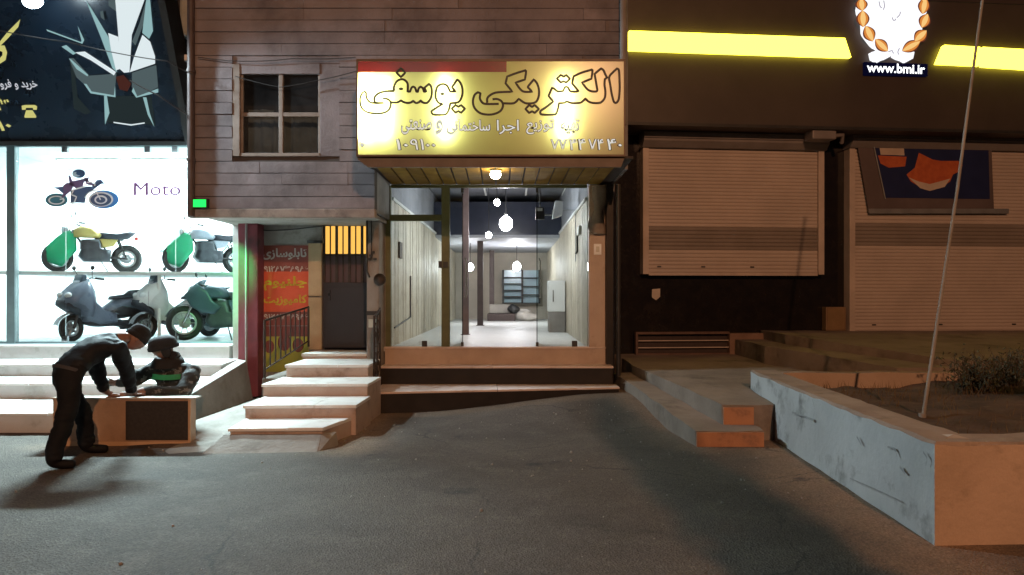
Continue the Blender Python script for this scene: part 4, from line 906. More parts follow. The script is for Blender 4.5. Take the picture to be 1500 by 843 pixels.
def hand(pos, fwd, side, up, tag='skin', s=1, curl=.5):
    """palm root pos, fingers along fwd, thumb towards side; returns separate finger chains"""
    p = Vector(pos); f = Vector(fwd).normalized(); sd = Vector(side).normalized(); u = Vector(up).normalized(); out = []
    for k, L in ((-1.5, .062), (-.5, .076), (.5, .072), (1.5, .060)):
        b = p+f*.045-sd*k*.020; L *= s
        out.append((tag, [(b-f*.03, .010), (b+f*.04*s, .0092), (b+f*(.04+L*.45)-u*L*.12*curl, .0085), (b+f*(.04+L*.85)-u*L*.5*curl, .0075)], None))
    b = p+sd*.022
    out.append((tag, [(b-f*.01, .011), (b+sd*.030+f*.025, .0105), (b+sd*.040+f*.062-u*.01, .009)], None))
    return out
V = Vector
# standing man bending over the counter, facing away to the right
JK = mat('black work jacket', (.007, .009, .013), (.011, .014, .019), 5, .75, spec=.3, bump=.5, bscale=14)
JB = mat('black trousers', (.007, .008, .010), (.011, .012, .014), 5, .8, spec=.2, bump=.5, bscale=12); SH = mat('black leather shoe', (.007, .007, .008), rough=.7, spec=.2)
hL, hR = V((-4.27, 7.96, .545)), V((-4.02, 7.97, .545))
fw = V((.35, .9, -.12)).normalized()
man = [
 ('jacket', [(V((-4.22, 7.10, .84)), (.180, .160))], None),
 ('jacket', [(V((-4.20, 7.17, .94)), (.19, .155)), (V((-4.12, 7.32, 1.05)), (.20, .155)), (V((-4.04, 7.46, 1.125)), (.205, .15)), (V((-3.99, 7.55, 1.165)), .085)], (0, 0)),
 ('skin', [(V((-3.94, 7.63, 1.165)), .058), (V((-3.91, 7.68, 1.16)), .06)], (1, 3)),
 ('jacket', [(V((-4.19, 7.55, 1.11)), .105), (V((-4.26, 7.70, .84)), .082), (V((-4.285, 7.89, .615)), .062)], (1, 2)),
 ('skin', [(V((-4.28, 7.93, .57)), .031), (hL+fw*.035, (.036, .018))], (3, 2)),
 ('jacket', [(V((-3.87, 7.37, 1.09)), .105), (V((-3.93, 7.66, .82)), .082), (V((-4.01, 7.90, .61)), .062)], (1, 2)),
 ('skin', [(V((-4.015, 7.94, .57)), .031), (hR+fw*.035, (.036, .018))], (5, 2)),
 ('trousers', [(V((-4.14, 7.04, .80)), .125), (V((-4.135, 7.02, .62)), .105), (V((-4.14, 6.95, .44)), .086), (V((-4.17, 6.87, .22)), .086), (V((-4.18, 6.85, .10)), .084)], (0, 0)),
 ('shoe', [(V((-4.18, 6.85, .055)), .055), (V((-4.11, 6.89, .045)), .050), (V((-4.02, 6.93, .036)), .040)], (7, 4)),
 ('trousers', [(V((-4.31, 7.18, .80)), .125), (V((-4.29, 7.30, .62)), .105), (V((-4.25, 7.44, .44)), .086), (V((-4.27, 7.52, .22)), .086), (V((-4.27, 7.54, .10)), .084)], (0, 0)),
 ('shoe', [(V((-4.27, 7.54, .055)), .055), (V((-4.18, 7.58, .045)), .050), (V((-4.09, 7.62, .036)), .040)], (9, 4)),
]
man += hand(hL, fw, (1, -.2, 0), (0, 0, 1)) + hand(hR, fw, (-1, .3, 0), (0, 0, 1))
hx = V((.62, .50, -.62)).normalized()      # where the face points
HM = frame((-3.88, 7.75, 1.14), hx.cross(V((.45, .45, .75))), V((.45, .45, .75))); 
pm = person('person', 'man in dark clothes and beanie bending over the low counter with both hands on it', man, 0, {'trousers': JB, 'jacket': JK, 'skin': SK, 'shoe': SH}, {'M': HM}, None)
def beanie(M, m, parent, r=(.088, .110, .105), z0=.02, roll=True, flat=False):
    b = MB(); n = 24; prof = [(1.0, z0), (1.03, z0+.03), (1.0, z0+.055), (.95, z0+.085), (.78, z0+.115 if not flat else z0+.105), (.45, z0+.135 if not flat else z0+.112), (.05, z0+.142 if not flat else z0+.115)]
    b.loft([[(r[0]*k*math.cos(2*math.pi*j/n), r[1]*k*math.sin(2*math.pi*j/n)-.008, z) for j in range(n)] for k, z in prof], M=M, smooth=True)
    if roll: b.loft([[(r[0]*k*math.cos(2*math.pi*j/n), r[1]*k*math.sin(2*math.pi*j/n)-.008, z) for j in range(n)] for k, z in ((1.0, z0-.02), (1.09, z0-.015), (1.10, z0+.02), (1.02, z0+.032))], M=M, smooth=True)
    return b.build('beanie', m, parent)
beanie(HM, mat('black knit', (.016, .016, .018), rough=.95, bump=.6, bscale=120), pm)
m = MB(); m.loft([[V((-4.215, 7.13, .905))+V((.86*.158*math.cos(a)-.12*math.sin(a)*.5, -.5*.158*math.cos(a)-.12*math.sin(a)*.86, .05*math.sin(a)-h)) *1 for a in [2*math.pi*j/20 for j in range(20)]] for h in (.0, .035)], cap=False, smooth=True)
m.build('jacket_hem', mat('pale belt strip', (.05, .05, .055), rough=.8), pm)
m = MB(); m.box(-4.335, -4.325, 6.98, 7.03, .60, .82); 

# seated man behind the counter
CM = mat('dark camouflage jacket', (.016, .018, .018), (.035, .038, .038), 9, .85, stain=(.17, .17, .165), sscale=12, sth=(.55, .58), bump=.5, bscale=16)
sh = .02
hl, hr = V((-4.18, 8.10, .53)), V((-4.50, 8.55, .60))
sit = [
 ('trousers', [(V((-4.0, 8.85, .27)), (.16, .14))], None),
 ('jacket', [(V((-4.0, 8.83, .40)), (.19, .15)), (V((-4.0, 8.80, .58)), (.225, .165)), (V((-4.01, 8.77, .735)), (.225, .14)), (V((-4.02, 8.76, .83)), .10)], (0, 0)),
 ('skin', [(V((-4.03, 8.75, .87)), .06), (V((-4.035, 8.74, .92)), .06)], (1, 3)),
 ('jacket', [(V((-4.24, 8.74, .72)), .11), (V((-4.35, 8.57, .61)), .082), (V((-4.46, 8.55, .60)), .058)], (1, 2)),
 ('skin', [(V((-4.49, 8.55, .60)), .031), (hr+V((-.04, 0, 0)), (.018, .036))], (3, 2)),
 ('jacket', [(V((-3.77, 8.72, .72)), .12), (V((-3.76, 8.46, .50)), .085), (V((-4.02, 8.20, .55)), .056)], (1, 2)),
 ('skin', [(V((-4.10, 8.15, .535)), .032), (hl+V((-.03, -.01, 0)), (.036, .018))], (5, 2)),
 ('trousers', [(V((-4.10, 8.72, .27)), .11), (V((-4.18, 8.47, .40)), .085), (V((-4.20, 8.42, .22)), .068), (V((-4.20, 8.43, .10)), .06)], (0, 0)),
 ('shoe', [(V((-4.20, 8.42, .055)), .045), (V((-4.22, 8.36, .045)), .04), (V((-4.24, 8.31, .035)), .033)], (7, 3)),
 ('trousers', [(V((-3.90, 8.72, .27)), .11), (V((-3.84, 8.47, .40)), .085), (V((-3.82, 8.42, .22)), .068), (V((-3.82, 8.43, .10)), .06)], (0, 0)),
 ('shoe', [(V((-3.82, 8.42, .055)), .045), (V((-3.82, 8.36, .045)), .04), (V((-3.82, 8.31, .035)), .033)], (9, 3)),
]
sit += hand(hl, (-.8, -.35, -.05), (-.2, .9, 0), (0, 0, 1)) + hand(hr, (-1, 0, -.1), (0, -.4, 1), (0, -1, 0))
fx = V((-.80, -.45, -.30)).normalized()
HS = frame((-4.07, 8.70, .975), fx.cross(V((-.2, -.1, 1))), V((-.2, -.1, 1)))
ps = person('person', 'man in hat and camouflage jacket with a green chest band sitting behind the counter', sit, 0, {'trousers': JB, 'jacket': CM, 'skin': SK, 'shoe': SH}, {'M': HS}, None)
beanie(HS, mat('black quilted hat', (.018, .018, .021), rough=.9, bump=.6, bscale=60), ps, r=(.118, .140, .108), z0=.012, roll=True)
m = MB()
for s in (-1, 1): m.ell((s*.088, -.015, -.03), (.022, .05, .075), 10, 7, M=HS)
m.tube([HS @ V((-.09, -.06, -.09)), HS @ V((0, -.10, -.11)), HS @ V((.09, -.06, -.09))], .05, 8)
m.build('hat_flap', mat('dark hat lining', (.02, .02, .022), rough=.95), ps)
m = MB(); m.loft([[V((-4.035+k*.135*math.cos(a), 8.735+k*.125*math.sin(a), z+.02*math.sin(a))) for a in [2*math.pi*j/18 for j in range(18)]] for k, z in ((1.3, .77), (1.2, .83), (1.0, .87), (.85, .88), (.6, .85))], cap=False, smooth=True)
m.build('collar', mat('black padded collar', (.014, .014, .016), (.022, .022, .024), 8, .9), ps)
m = MB(); c = V((-4.0, 8.79, .655))
m.loft([[c+V((.243*math.cos(a), .180*math.sin(a), z+.004*math.sin(5*a))) for a in [R(185+i*9) for i in range(15)]] for z in (-.03, .03)], cap=False, close=False, smooth=True)
m.build('chest_band', mat('green reflective band', (.03, .38, .16), (.02, .28, .12), 6, .5), ps)
m = MB()
for (a, b, cc) in ((V((-3.66, 8.62, .66)), V((-3.72, 8.60, .58)), V((-3.80, 8.58, .50))),): pass
ps.scale = (1.12, 1.1, 1.0); ps.location = V((.48+.04, -.88, .0))
stl = thing('low_stool', 'low plain stool under the seated man behind the counter', 'stool', (-4.0, 8.86, .0))
m = MB(); m.box(-4.15, -3.85, 8.72, 9.0 if False else 8.995, .12, .15); m.build('seat', MT['wood'], stl)
for x in (-4.12, -3.88):
    for y in (8.75, 8.96): m = MB(); m.box(x-.02, x+.02, y-.02, y+.02, gz(x, y), .1199); m.build('leg', MT['wood'], stl)

# low counter between them
ct = thing('low_counter', 'low plywood counter with a black front panel between the two men', 'counter', (-4.1, 8.1, 0))
x0, x1, y0, y1, z1 = -4.86, -3.40, 7.95, 8.075, .505
PW = mat('orange brown plywood', (.42, .28, .18), (.34, .22, .14), 2.5, .6, stain=(.22, .15, .10), sscale=2.2)
m = MB(); m.box(x0, x1, y0, y0+.03, .03, z1-.012); m.box(x0, x0+.03, y0+.031, y1, 0, z1-.012); m.box(x1-.03, x1, y0+.031, y1, 0, z1-.012); m.build('front_board', PW, ct)
m = MB(); m.box(x0-.01, x1+.05, y0-.012, y1+.02, z1-.0115, z1+.006); m.build('counter_top', mat('pale laminate', (.50, .44, .38), rough=.4), ct)
m = MB(); m.box(pX(185, y0), pX(277, y0), y0-.014, y0-.002, .065, z1-.03); m.build('black_panel', mat('black speckled panel', (.022, .020, .019), (.035, .03, .027), 30, .75), ct)
m = MB(); m.box(x0, x1, y0-.016, y0-.001, 0, .045); m.box(x1-.022, x1+.004, y0-.018, y0-.001, .046, z1-.013); m.build('edge_trim', mat('pale orange edge trim', (.60, .40, .24), rough=.5), ct)
ph = thing('dark_phone', 'small dark object held out over the counter by the seated man', 'phone', (-4.58, 8.5, .6))
m = MB(); m.cbox((0, 0, 0), (.16, .012, .075), 0, Matrix.Translation((-4.60, 8.53, .598))); m.build('phone_body', MT['black'], ph, bevel=.004)
pp = thing('white_paper', 'small white paper lying on the counter under the hands', 'paper', (-4.08, 8.1, .512))
m = MB(); m.box(-4.17, -4.08, 7.98, 8.07, .5115, .5135); m.build('sheet', MT['white'], pp)
# ------------------------------------------------------------------ shop interior things
BULB = emis('cool lamp glow', (.95, .96, 1), 165)
def pend(x, y, Y, r, top, label, st=None):
    c = px(x, y, Y); q = thing('pendant_lamp', label, 'lamp', tuple(c))
    m = MB(); m.tube([c+Vector((0, 0, r*1.2)), (c.x, c.y, top)], .008, 6); m.build('cord', MT['black'], q)
    m = MB(); m.lathe([(.022, r*1.5), (.03, r*1.1), (.03, r*.85)], 12, M=Matrix.Translation(c)); m.build('socket', MT['white'], q)
    m = MB(); m.ell(c, (r, r, r*1.15), 16, 10); m.build('bulb', st or BULB, q)
pend(741, 328, 14.2, .12, 4.02, 'biggest glaring white lamp hanging in the middle of the shop')
pend(716, 345, 16.5, .062, 4.02, 'small white lamp below left of the biggest lamp in the shop')
pend(757, 391, 21, .11, 2.98, 'white lamp hanging under the mezzanine above the glass shelves')
pend(689, 392, 20, .085, 2.98, 'white lamp under the mezzanine between the two brown columns')
pend(728, 297, 13.0, .05, 4.02, 'small white lamp just above the biggest lamp in the shop')
q = thing('glass_shelves', 'pale blue lit glass shelf unit against the back wall of the shop', 'shelf unit', (.3, 24.5, 1.3))
x0, x1, z0, z1 = pX(737, 24.4), pX(790, 24.4), pZ(445, 24.4), pZ(396, 24.4)
m = MB(); m.box(x0, x1, 24.60, 24.69, z0, z1); m.build('back_panel', mat('pale cyan glass', (.50, .70, .76), (.42, .62, .70), 1.5, .2), q)
m = MB(); xm = pX(765, 24.4)
for x in (x0, xm, x1): m.box(x-.03, x+.03, 24.3, 24.599, z0, z1)
for k in range(5): m.box(x0+.031, xm-.031, 24.3, 24.598, z0+(z1-z0)*k*.19-.02+.02, z0+(z1-z0)*k*.19+.035)
for k in range(4): m.box(xm+.031, x1-.031, 24.3, 24.598, z0+(z1-z0)*k*.25, z0+(z1-z0)*k*.25+.03)
m.build('shelf', MT['black'], q)
q = thing('dark_bench', 'long dark low platform on the floor at the back of the shop', 'platform', (0, 23, FZ))
m = MB(); m.box(pX(714, 23), pX(755, 23), 22.8, 23.6, FZ, FZ+.22); m.build('deck', MT['brownsteel'], q, bevel=.02)
m = MB(); m.box(pX(716, 23), pX(753, 23), 23.3, 23.62, FZ+.221, FZ+.50); m.build('backrest', mat('pale cushion', (.40, .37, .33), rough=.8), q, bevel=.03)
q = MB(); q.ell((pX(766, 23), 23.1, FZ+.17), (.33, .25, .19), 12, 8); q.ell((pX(775, 23), 22.95, FZ+.11), (.26, .2, .12), 12, 8)
for v in q.v: v += Vector((noise.noise(v*4), noise.noise(v*4+Vector((9, 0, 0))), noise.noise(v*5)*.6))*.07
for v in q.v: v.z = max(v.z, FZ+.002)
tag(q.build('white_sack', mat('off white sacking', (.55, .52, .47), (.42, .40, .36), 5, .9)), 'crumpled off white sack beside the dark low platform at the back of the shop', 'sack')
q = MB(); q.ell((pX(752, 22.9), 23.0, FZ+.36), (.20, .2, .15), 10, 7)
for v in q.v: v += Vector((noise.noise(v*5), noise.noise(v*5+Vector((9, 0, 0))), noise.noise(v*6)*.6))*.06
for v in q.v: v.z = max(v.z, FZ+.222)
tag(q.build('dark_bag', MT['black']), 'dark bag lying on the low platform at the back of the shop', 'bag')
q = thing('white_cabinet', 'narrow white cabinet with a grey base at the right wall of the shop', 'cabinet', (pX(811, 16), 16, FZ))
m = MB(); m.box(pX(803, 16), 1.13, 15.9, 16.5, 1.24, 1.90); m.build('body', MT['white'], q, bevel=.015)
m = MB(); m.box(pX(804, 16), 1.13, 15.92, 16.5, FZ, 1.238); m.build('base', MT['plaster'], q)
m = MB(); m.box(pX(803, 16)+.09, pX(803, 16)+.11, 15.88, 15.899, 1.45, 1.7); m.build('handle', MT['chrome'], q)
q = thing('emergency_light', 'dark box with a small display under the shop ceiling near the right glass', 'emergency light', px(790, 314, 12.6))
c = px(791, 313, 12.6)
m = MB(); m.cbox(c, (.15, .10, .20)); m.tube([c+Vector((0, 0, .1)), (c.x, c.y, 4.02)], .01, 6); m.build('housing', MT['black'], q)
m = MB(); m.cbox(c+Vector((-.01, -.0525, .06)), (.10, .004, .05)); m.build('display', MT['white'], q)
m = MB(); m.tube([c+Vector((.07, 0, -.02)), c+Vector((.20, 0, -.03)), c+Vector((.22, 0, .06))], .014, 6); m.build('bracket', MT['galv'], q)
q = thing('wall_speaker', 'grey wedge shaped speaker on the right wall of the shop', 'speaker', px(817, 308, 13.6))
c = px(816, 308, 13.6)
m = MB(); m.prism([(c.x-.09, c.y-.1, c.z-.16), (c.x+.09, c.y-.1, c.z-.10), (c.x+.11, c.y-.1, c.z+.15), (c.x-.04, c.y-.1, c.z+.16)], (0, .22, 0)); m.build('cabinet', mat('pale grey casing', (.55, .57, .6), rough=.5), q, bevel=.01)
m = MB(); m.tube([(c.x+.1, c.y, c.z), (1.155, c.y, c.z), (1.155, c.y, 2.2)], .012, 6); m.build('wire', MT['galv'], q)
q = thing('wall_switch', 'small white switch on the stone jamb right of the shop glass', 'switch', (pX(874, GY), GY-.09, pZ(366, GY)))
m = MB(); m.box(pX(869, GY), pX(880, GY), GY-.095, GY-.081, pZ(374, GY), pZ(358, GY)); m.build('plate', MT['white'], q, bevel=.004)
m = MB(); m.box(pX(872, GY), pX(877, GY), GY-.099, GY-.0955, pZ(370, GY), pZ(362, GY)); m.build('rocker', mat('ivory plastic', (.6, .58, .5), rough=.4), q)
q = thing('junction_box', 'white junction box with conduit on the right wall panelling inside the shop', 'junction box', (1.1, 12.6, 2.6))
m = MB(); m.box(1.10, 1.152, 12.4, 12.75, 2.60, 2.74); m.build('cover', MT['white'], q)
m = MB(); m.tube([(1.13, 12.75, 2.66), (1.13, 13.0, 2.66), (1.13, 13.0, 2.35), (1.13, 13.3, 2.33)], .018, 6); m.build('conduit', MT['black'], q)
q = thing('socket_box', 'dark square switch box on the left wall panelling inside the shop', 'switch box', (-1.85, 12.2, 2.35))
c = px(588, 366, 12.35)
m = MB(); m.box(-1.852, -1.82, c.y-.14, c.y+.14, c.z-.14, c.z+.12); m.build('cover', MT['iron'], q)
m = MB(); m.tube([(-1.845, c.y+1.3, c.z-.4), (-1.845, c.y+1.3, c.z-1.15), (-1.845, c.y-.55, c.z-1.26)], .014, 6); m.build('cable', MT['black'], q)
# loose grey cloth bunched on the top of the right jamb
q = MB(); a = Vector((pX(876, GY), GY-.10, 2.95))
rings = []
for i in range(9):
    t = i/8; w = .10+.04*math.sin(t*9); z = 3.24-.72*t
    rings.append([(a.x+.02*math.sin(t*7)+w*math.cos(2*math.pi*j/10)*(1+.25*math.sin(j*2.1+t*5)), a.y-.015+.05*math.sin(2*math.pi*j/10), z) for j in range(10)])
q.loft(rings, smooth=True)
tag(q.build('torn_sheet', mat('grimy plastic sheet', (.24, .20, .16), (.15, .12, .10), 5, .7)), 'torn grimy sheet hanging at the top of the stone jamb right of the shop glass', 'sheet')
# pipe on the corner
q = MB(); q.tube([(pX(905, 11.3), 11.24, .35), (pX(905, 11.3), 11.24, 3.25)], .035, 10)
for z in (.8, 1.7, 2.6): q.tube([(pX(905, 11.3), 11.24, z), (pX(905, 11.3), 11.24, z+.03)], .045, 10)
tag(q.build('drain_pipe', MT['black']), 'black vertical pipe at the corner right of the shop entrance', 'pipe')
q = MB(); q.tube([(XR-.03, YF-.06, 3.9), (XR-.03, YF-.06, 7.6)], .045, 10); tag(q.build('drain_pipe', MT['plaster']), 'grey downpipe on the upper right edge of the clad building', 'pipe')
q = MB(); q.tube([(XL+.0, YF-.07, 2.66), (XL+.0, YF-.07, 7.6)], .05, 10)
for z in (3.4, 4.6, 5.8): q.tube([(XL, YF-.07, z), (XL, YF-.07, z+.035)], .062, 10)
tag(q.build('drain_pipe', MT['brownsteel']), 'brown downpipe on the left edge of the clad building', 'pipe')
# wires
def wire(label, pts, r=.006):
    P = [Vector(p) for p in pts]; out = []
    for i in range(len(P)-1):
        for k in range(10):
            t = k/10; q = P[i].lerp(P[i+1], t); q.z -= .35*t*(1-t)*(P[i+1]-P[i]).length*.2; out.append(q)
    out.append(P[-1]); b = MB(); b.tube(out, r, 5); tag(b.build('cable', MT['black']), label, 'cable')
wire('thin black cable crossing in front of the tilted black sign', [px(-40, 36, 9.5), px(100, 62, 9.7), px(245, 90, 9.9), px(283, 110, 10.1)], .007)
wire('thicker black cable dropping from the tilted sign to the clad building', [px(190, 118, 9.9), px(232, 140, 9.95), px(285, 175, 10.12)], .010)
wire('black cable along the cladding above the window', [px(290, 84, 10.16), px(352, 90, 10.16), px(430, 86, 10.16), px(521, 84, 10.16)], .006)
wire('black cable from the window frame to the yellow sign', [px(345, 112, 10.16), px(410, 128, 10.15), px(465, 118, 10.15), px(523, 104, 10.1)], .006)
wire('sagging black cable on the grey wall above the red banner', [px(345, 328, 11.66), px(390, 338, 11.66), px(450, 334, 11.66), px(545, 318, 11.6)], .010)

# ------------------------------------------------------------------ bank on the right, its own frame (x along the front, y away from the street)
BA = R(5.7); B0 = Vector((1.56, 13.0, 0))
bank = thing('bank_building', 'dark granite bank front with yellow light strips and lowered roller shutters', 'building', B0, BA)
BM = Matrix.Translation(B0) @ Matrix.Rotation(BA, 4, 'Z')
BI = BM.inverted(); bx = (BM.to_3x3() @ Vector((1, 0, 0))); bn_ = BM.to_3x3() @ Vector((0, 1, 0))
def bk(x, y, v):       # pixel -> local (u, z) on the plane local y = v
    p = BI @ hit(x, y, BM @ Vector((0, v, 0)), bn_); return p.x, p.z
GRA = mat('polished dark granite', (.012, .0095, .009), (.018, .014, .012), 5, .16, stain=(.03, .023, .02), sscale=2.5, sth=(.6, .9))
FAS = mat('bronze brown fascia', (.072, .056, .048), (.055, .042, .036), 1.2, .5)
m = MB(); m.box(0, 14, 0, .3, 0, 4.6, 0, BM); m.build('granite_wall', GRA, bank)
m = MB(); zf = bk(1050, 186, -.75)[1]
m.box(0, 14, -.75, .0, zf, 9, 0, BM); fo = m.build('fascia', FAS, bank)
m = MB()
for z in (6.6, 7.6): m.box(0, 14, -.756, -.7505, z, z+.015, 0, BM)
m.box(0, 14, -.757, -.7505, zf, zf+.05, 0, BM); m.build('fascia_joint', MT['black'], fo)
YE = emis('yellow light strip glow', (1, .86, .06), 5.5)
def strip(c, name='light_strip'):
    pts = [bk(x, y, -.84) for x, y in c]
    m = MB(); m.prism([BM @ Vector((u, -.84, z)) for u, z in pts], BM.to_3x3() @ Vector((0, .089, 0))); m.build(name, YE, bank)
strip([(922, 45), (1238, 56), (1247, 84), (922, 73)]); strip([(1384, 66), (1436, 69), (1436, 96), (1373, 93)]); strip([(1440, 69), (1640, 80), (1640, 110), (1440, 97)])
# roller shutters
SHM = mat('cream roller shutter slats', (.56, .48, .43), (.49, .42, .375), 1.5, .5, stain=(.33, .28, .25), sscale=1.1, sth=(.6, .85), sstretch=(1, 1, .3)); SHB = mat('dull shutter band', (.27, .23, .205), (.23, .195, .17), 2, .6); SHF = mat('cream shutter rail', (.58, .49, .43), rough=.45); HOOD = mat('grey shutter hood', (.25, .23, .23), (.20, .18, .18), 2, .5)
def shutter(label, x0, x1, yt, yb, band, hood, loc_v=-.16):
    u0, zt = bk(x0, yt, loc_v); u1, _ = bk(x1, yt, loc_v); zb = bk(x0, yb, loc_v)[1]
    b0, b1 = bk(x0, band[1], loc_v)[1], bk(x0, band[0], loc_v)[1]
    t = thing('roller_shutter', label, 'roller shutter', BM @ Vector(((u0+u1)/2, -.1, zb)), BA)
    def cur(z0, z1, name, mt):
        n = max(1, round((z1-z0)/.062)); h = (z1-z0)/n; prof = []
        for i in range(n):
            z = z0+i*h; prof += [(-.150, z), (-.160, z+h*.15), (-.163, z+h*.5), (-.160, z+h*.82), (-.146, z+h*.9)]
        prof.append((-.146, z1))
        m = MB(); m.loft([[BM @ Vector((u, v, z)) for v, z in prof] for u in (u0+.11, u1-.11)], cap=False, close=False); return m.build(name, mt, t)
    cur(zb+.03, b0, 'lower_slats', SHM); cur(b0+.001, b1, 'perforated_slats', SHB); cur(b1+.001, zt, 'upper_slats', SHM)
    for a, b in ((u0, u0+.105), (u1-.105, u1)):
        m = MB(); m.box(a, b, -.20, -.002, zb, zt, 0, BM); m.build('guide_rail', SHF, t, bevel=.006)
    m = MB(); m.box(u0+.11, u1-.11, -.175, -.14, zb-.02, zb+.029, 0, BM); m.build('bottom_bar', SHF, t)
    zh = bk(x0, hood, -.30)[1]
    m = MB(); m.loft([[BM @ Vector((u, v, z)) for v, z in ((-.002, zt+.002), (-.24, zt+.002), (-.34, zt+.10), (-.36, zh-.06), (-.28, zh), (-.002, zh))] for u in (u0-.02, u1+.02)])
    for k in range(2): m.box(u0-.02, u1+.02, -.374, -.352, zt+.14+.09*k, zt+.155+.09*k, 0, BM)
    m.build('hood', HOOD, t, bevel=.01)
    for k, f in enumerate((.09, .33, .60)):
        m = MB(); u = u0+(u1-u0)*f; m.cbox((u, -.168, zb+.13), (.07, .012, .022), 0, BM); m.build('latch', MT['black'], t)
    return t
shutter('left cream roller shutter over the high bank window with a dull brown band', 941, 1206, 217, 402, (332, 366), 190)
shutter('right cream roller shutter reaching down to the landing behind the navy poster', 1243, 1640, 218, 487, (327, 360), 193)
# navy poster board in front of the right shutter
po = thing('poster_board', 'navy poster with an orange shape on a grey board before the right shutter', 'poster', BM @ Vector((6, -.4, 3.2)), BA)
def pv(x, y, v): u, z = bk(x, y, v); return BM @ Vector((u, v, z))
m = MB(); m.prism([pv(1255, 206, -.235), pv(1272, 306, -.235), pv(1456, 306, -.235), pv(1452, 206, -.235)], BM.to_3x3() @ Vector((0, .015, 0))); m.build('board', mat('grey board', (.14, .11, .11), (.11, .085, .085), 2, .5), po)
m = MB(); m.poly([pv(x, y, -.239) for x, y in ((1279, 210), (1296, 290), (1450, 292), (1448, 218))], 0)
m.poly([pv(x, y, -.241) for x, y in ((1328, 256), (1340, 246), (1346, 224), (1354, 228), (1366, 234), (1378, 236), (1404, 236), (1410, 242), (1408, 250), (1396, 256), (1392, 266), (1384, 272), (1362, 280), (1350, 276), (1334, 266))], 1)
m.poly([pv(x, y, -.243) for x, y in ((1331, 260), (1345, 266), (1362, 270), (1392, 262), (1384, 274), (1362, 280), (1348, 276))], 2)
m.poly([pv(x, y, -.241) for x, y in ((1286, 228), (1328, 230), (1326, 244), (1302, 246), (1290, 240))], 1); m.poly([pv(x, y, -.241) for x, y in ((1288, 214), (1324, 216), (1325, 228), (1290, 227))], 2)
m.build('print', [mat('navy print', (.018, .026, .095), rough=.4), mat('orange print', (.55, .14, .05), (.45, .10, .04), 9, .4), mat('cream print', (.60, .50, .42), rough=.4)], po)
m = MB(); m.tube([pv(1279, 209, -.250), pv(1297, 292, -.250)], .012, 6); m.prism([pv(1272, 306, -.255), pv(1274, 313, -.255), pv(1478, 313, -.255), pv(1478, 306, -.255)], BM.to_3x3() @ Vector((0, .018, 0))); m.build('board_edge', MT['galv'], po)
# emblem
em = thing('bank_emblem', 'glowing white round emblem with an orange leaf wreath on the bank fascia', 'emblem', BM @ Vector((5.6, -.8, 5.4)), BA)
WHG = emis('white emblem glow', (.95, .96, 1), 1.15); ORG = emis('orange leaf glow', (.95, .32, .06), .75); DKO = emis('brown leaf glow', (.30, .07, .035), .5); PAL = emis('pale yellow leaf glow', (1, .62, .22), .95)
def ez(x, y): return pv(1230+x/7.33, y/7.33, -.87)
cx, cy = 575, 90; out = [(cx+350*math.cos(a)*(1+.05*math.cos(10*a)), cy+490*math.sin(a)*(1+.03*math.cos(14*a))) for a in [2*math.pi*i/72 for i in range(72)]]
dv = BM.to_3x3() @ Vector((0, .115, 0))
m = MB(); m.prism([ez(*p) for p in out], dv); m.build('lightbox', WHG, em)
leaves = []
Lf = [((235, -90), (235, 10), 42), ((228, 0), (238, 105), 45), ((245, 135), (250, 275), 48), ((285, 300), (345, 430), 46), ((395, 440), (500, 540), 42)]
Rt = [((905, -90), (895, 10), 42), ((915, 0), (890, 135), 44), ((935, 170), (885, 285), 44), ((915, 345), (815, 435), 46), ((840, 460), (690, 540), 42)]
off = BM.to_3x3() @ Vector((0, -.004, 0))
for ia, (a, b, w) in enumerate(Lf+Rt):
    if ia in (0, 5): m = MB()
    A, Bv = Vector(a), Vector(b); d = (Bv-A)*1.3; A = (Vector(a)+Vector(b))/2-d/2; q = Vector((-d.y, d.x)).normalized(); 
    for mi, s, k in ((1, 1.5, 1), (0, 1.15, 2), (2, .6, 3)):
        pts = [A+d*(t+.5*(1-s)*(1-2*t)*.0) + q*w*s*sg_*math.sin(math.pi*t)**.8 for sg_, ts in ((1, [i/9 for i in range(10)]), (-1, [1-i/9 for i in range(1, 9)])) for t in ts]
        m.poly([ez(*p)+off*k for p in pts], mi)
    if ia in (4, 9): m.build('leaf_branch', [ORG, DKO, PAL], em)
m = MB()
for sgn in (-1, 1):
    m.prism([ez(p[0], p[1])-off*.5 for p in ((575+sgn*20, 560), (575+sgn*130, 530), (575+sgn*230, 560), (575+sgn*215, 630), (575+sgn*150, 665), (575+sgn*110, 640), (575+sgn*60, 625), (575+sgn*15, 600))], dv*.9)
m.build('ribbon', WHG, em)
GRY = emis('faint grey violet stroke', (.42, .36, .45), .7); m = MB()
for pts in ([(560, 190), (572, 222), (592, 222), (600, 205)], [(650, 130), (640, 165), (610, 195)], [(420, 20), (430, 70), (450, 90)], [(470, 10), (478, 70), (465, 110)], [(520, 560), (560, 545), (575, 580)], [(640, 520), (622, 560), (630, 590)]):
    ribbon(m, smooth_line(pts, False), 9, lambda p: ez(p.x, p.y)+off*2, False)
m.build('faint_strokes', GRY, em)
wt = thing('web_address', 'glowing white web address on a navy strip under the bank emblem', 'sign', BM @ Vector((5.7, -.8, 5.0)), BA)
m = MB(); m.prism([pv(x, y, -.80) for x, y in ((1266, 91), (1266, 110), (1359, 112), (1359, 94))], BM.to_3x3() @ Vector((0, .045, 0))); m.build('navy_strip', emis('navy strip glow', (.02, .02, .10), .14), wt)
a, b, c = pv(1270, 106, -.803), pv(1355, 109, -.803), pv(1270, 92, -.803)
text('lettering', 'www.bmi.ir', frame(a, b-a, (0, 0, 1)), (b-a).length, (c-a).length, emis('white letter glow', (.95, .97, 1), 2.2), wt, .02)
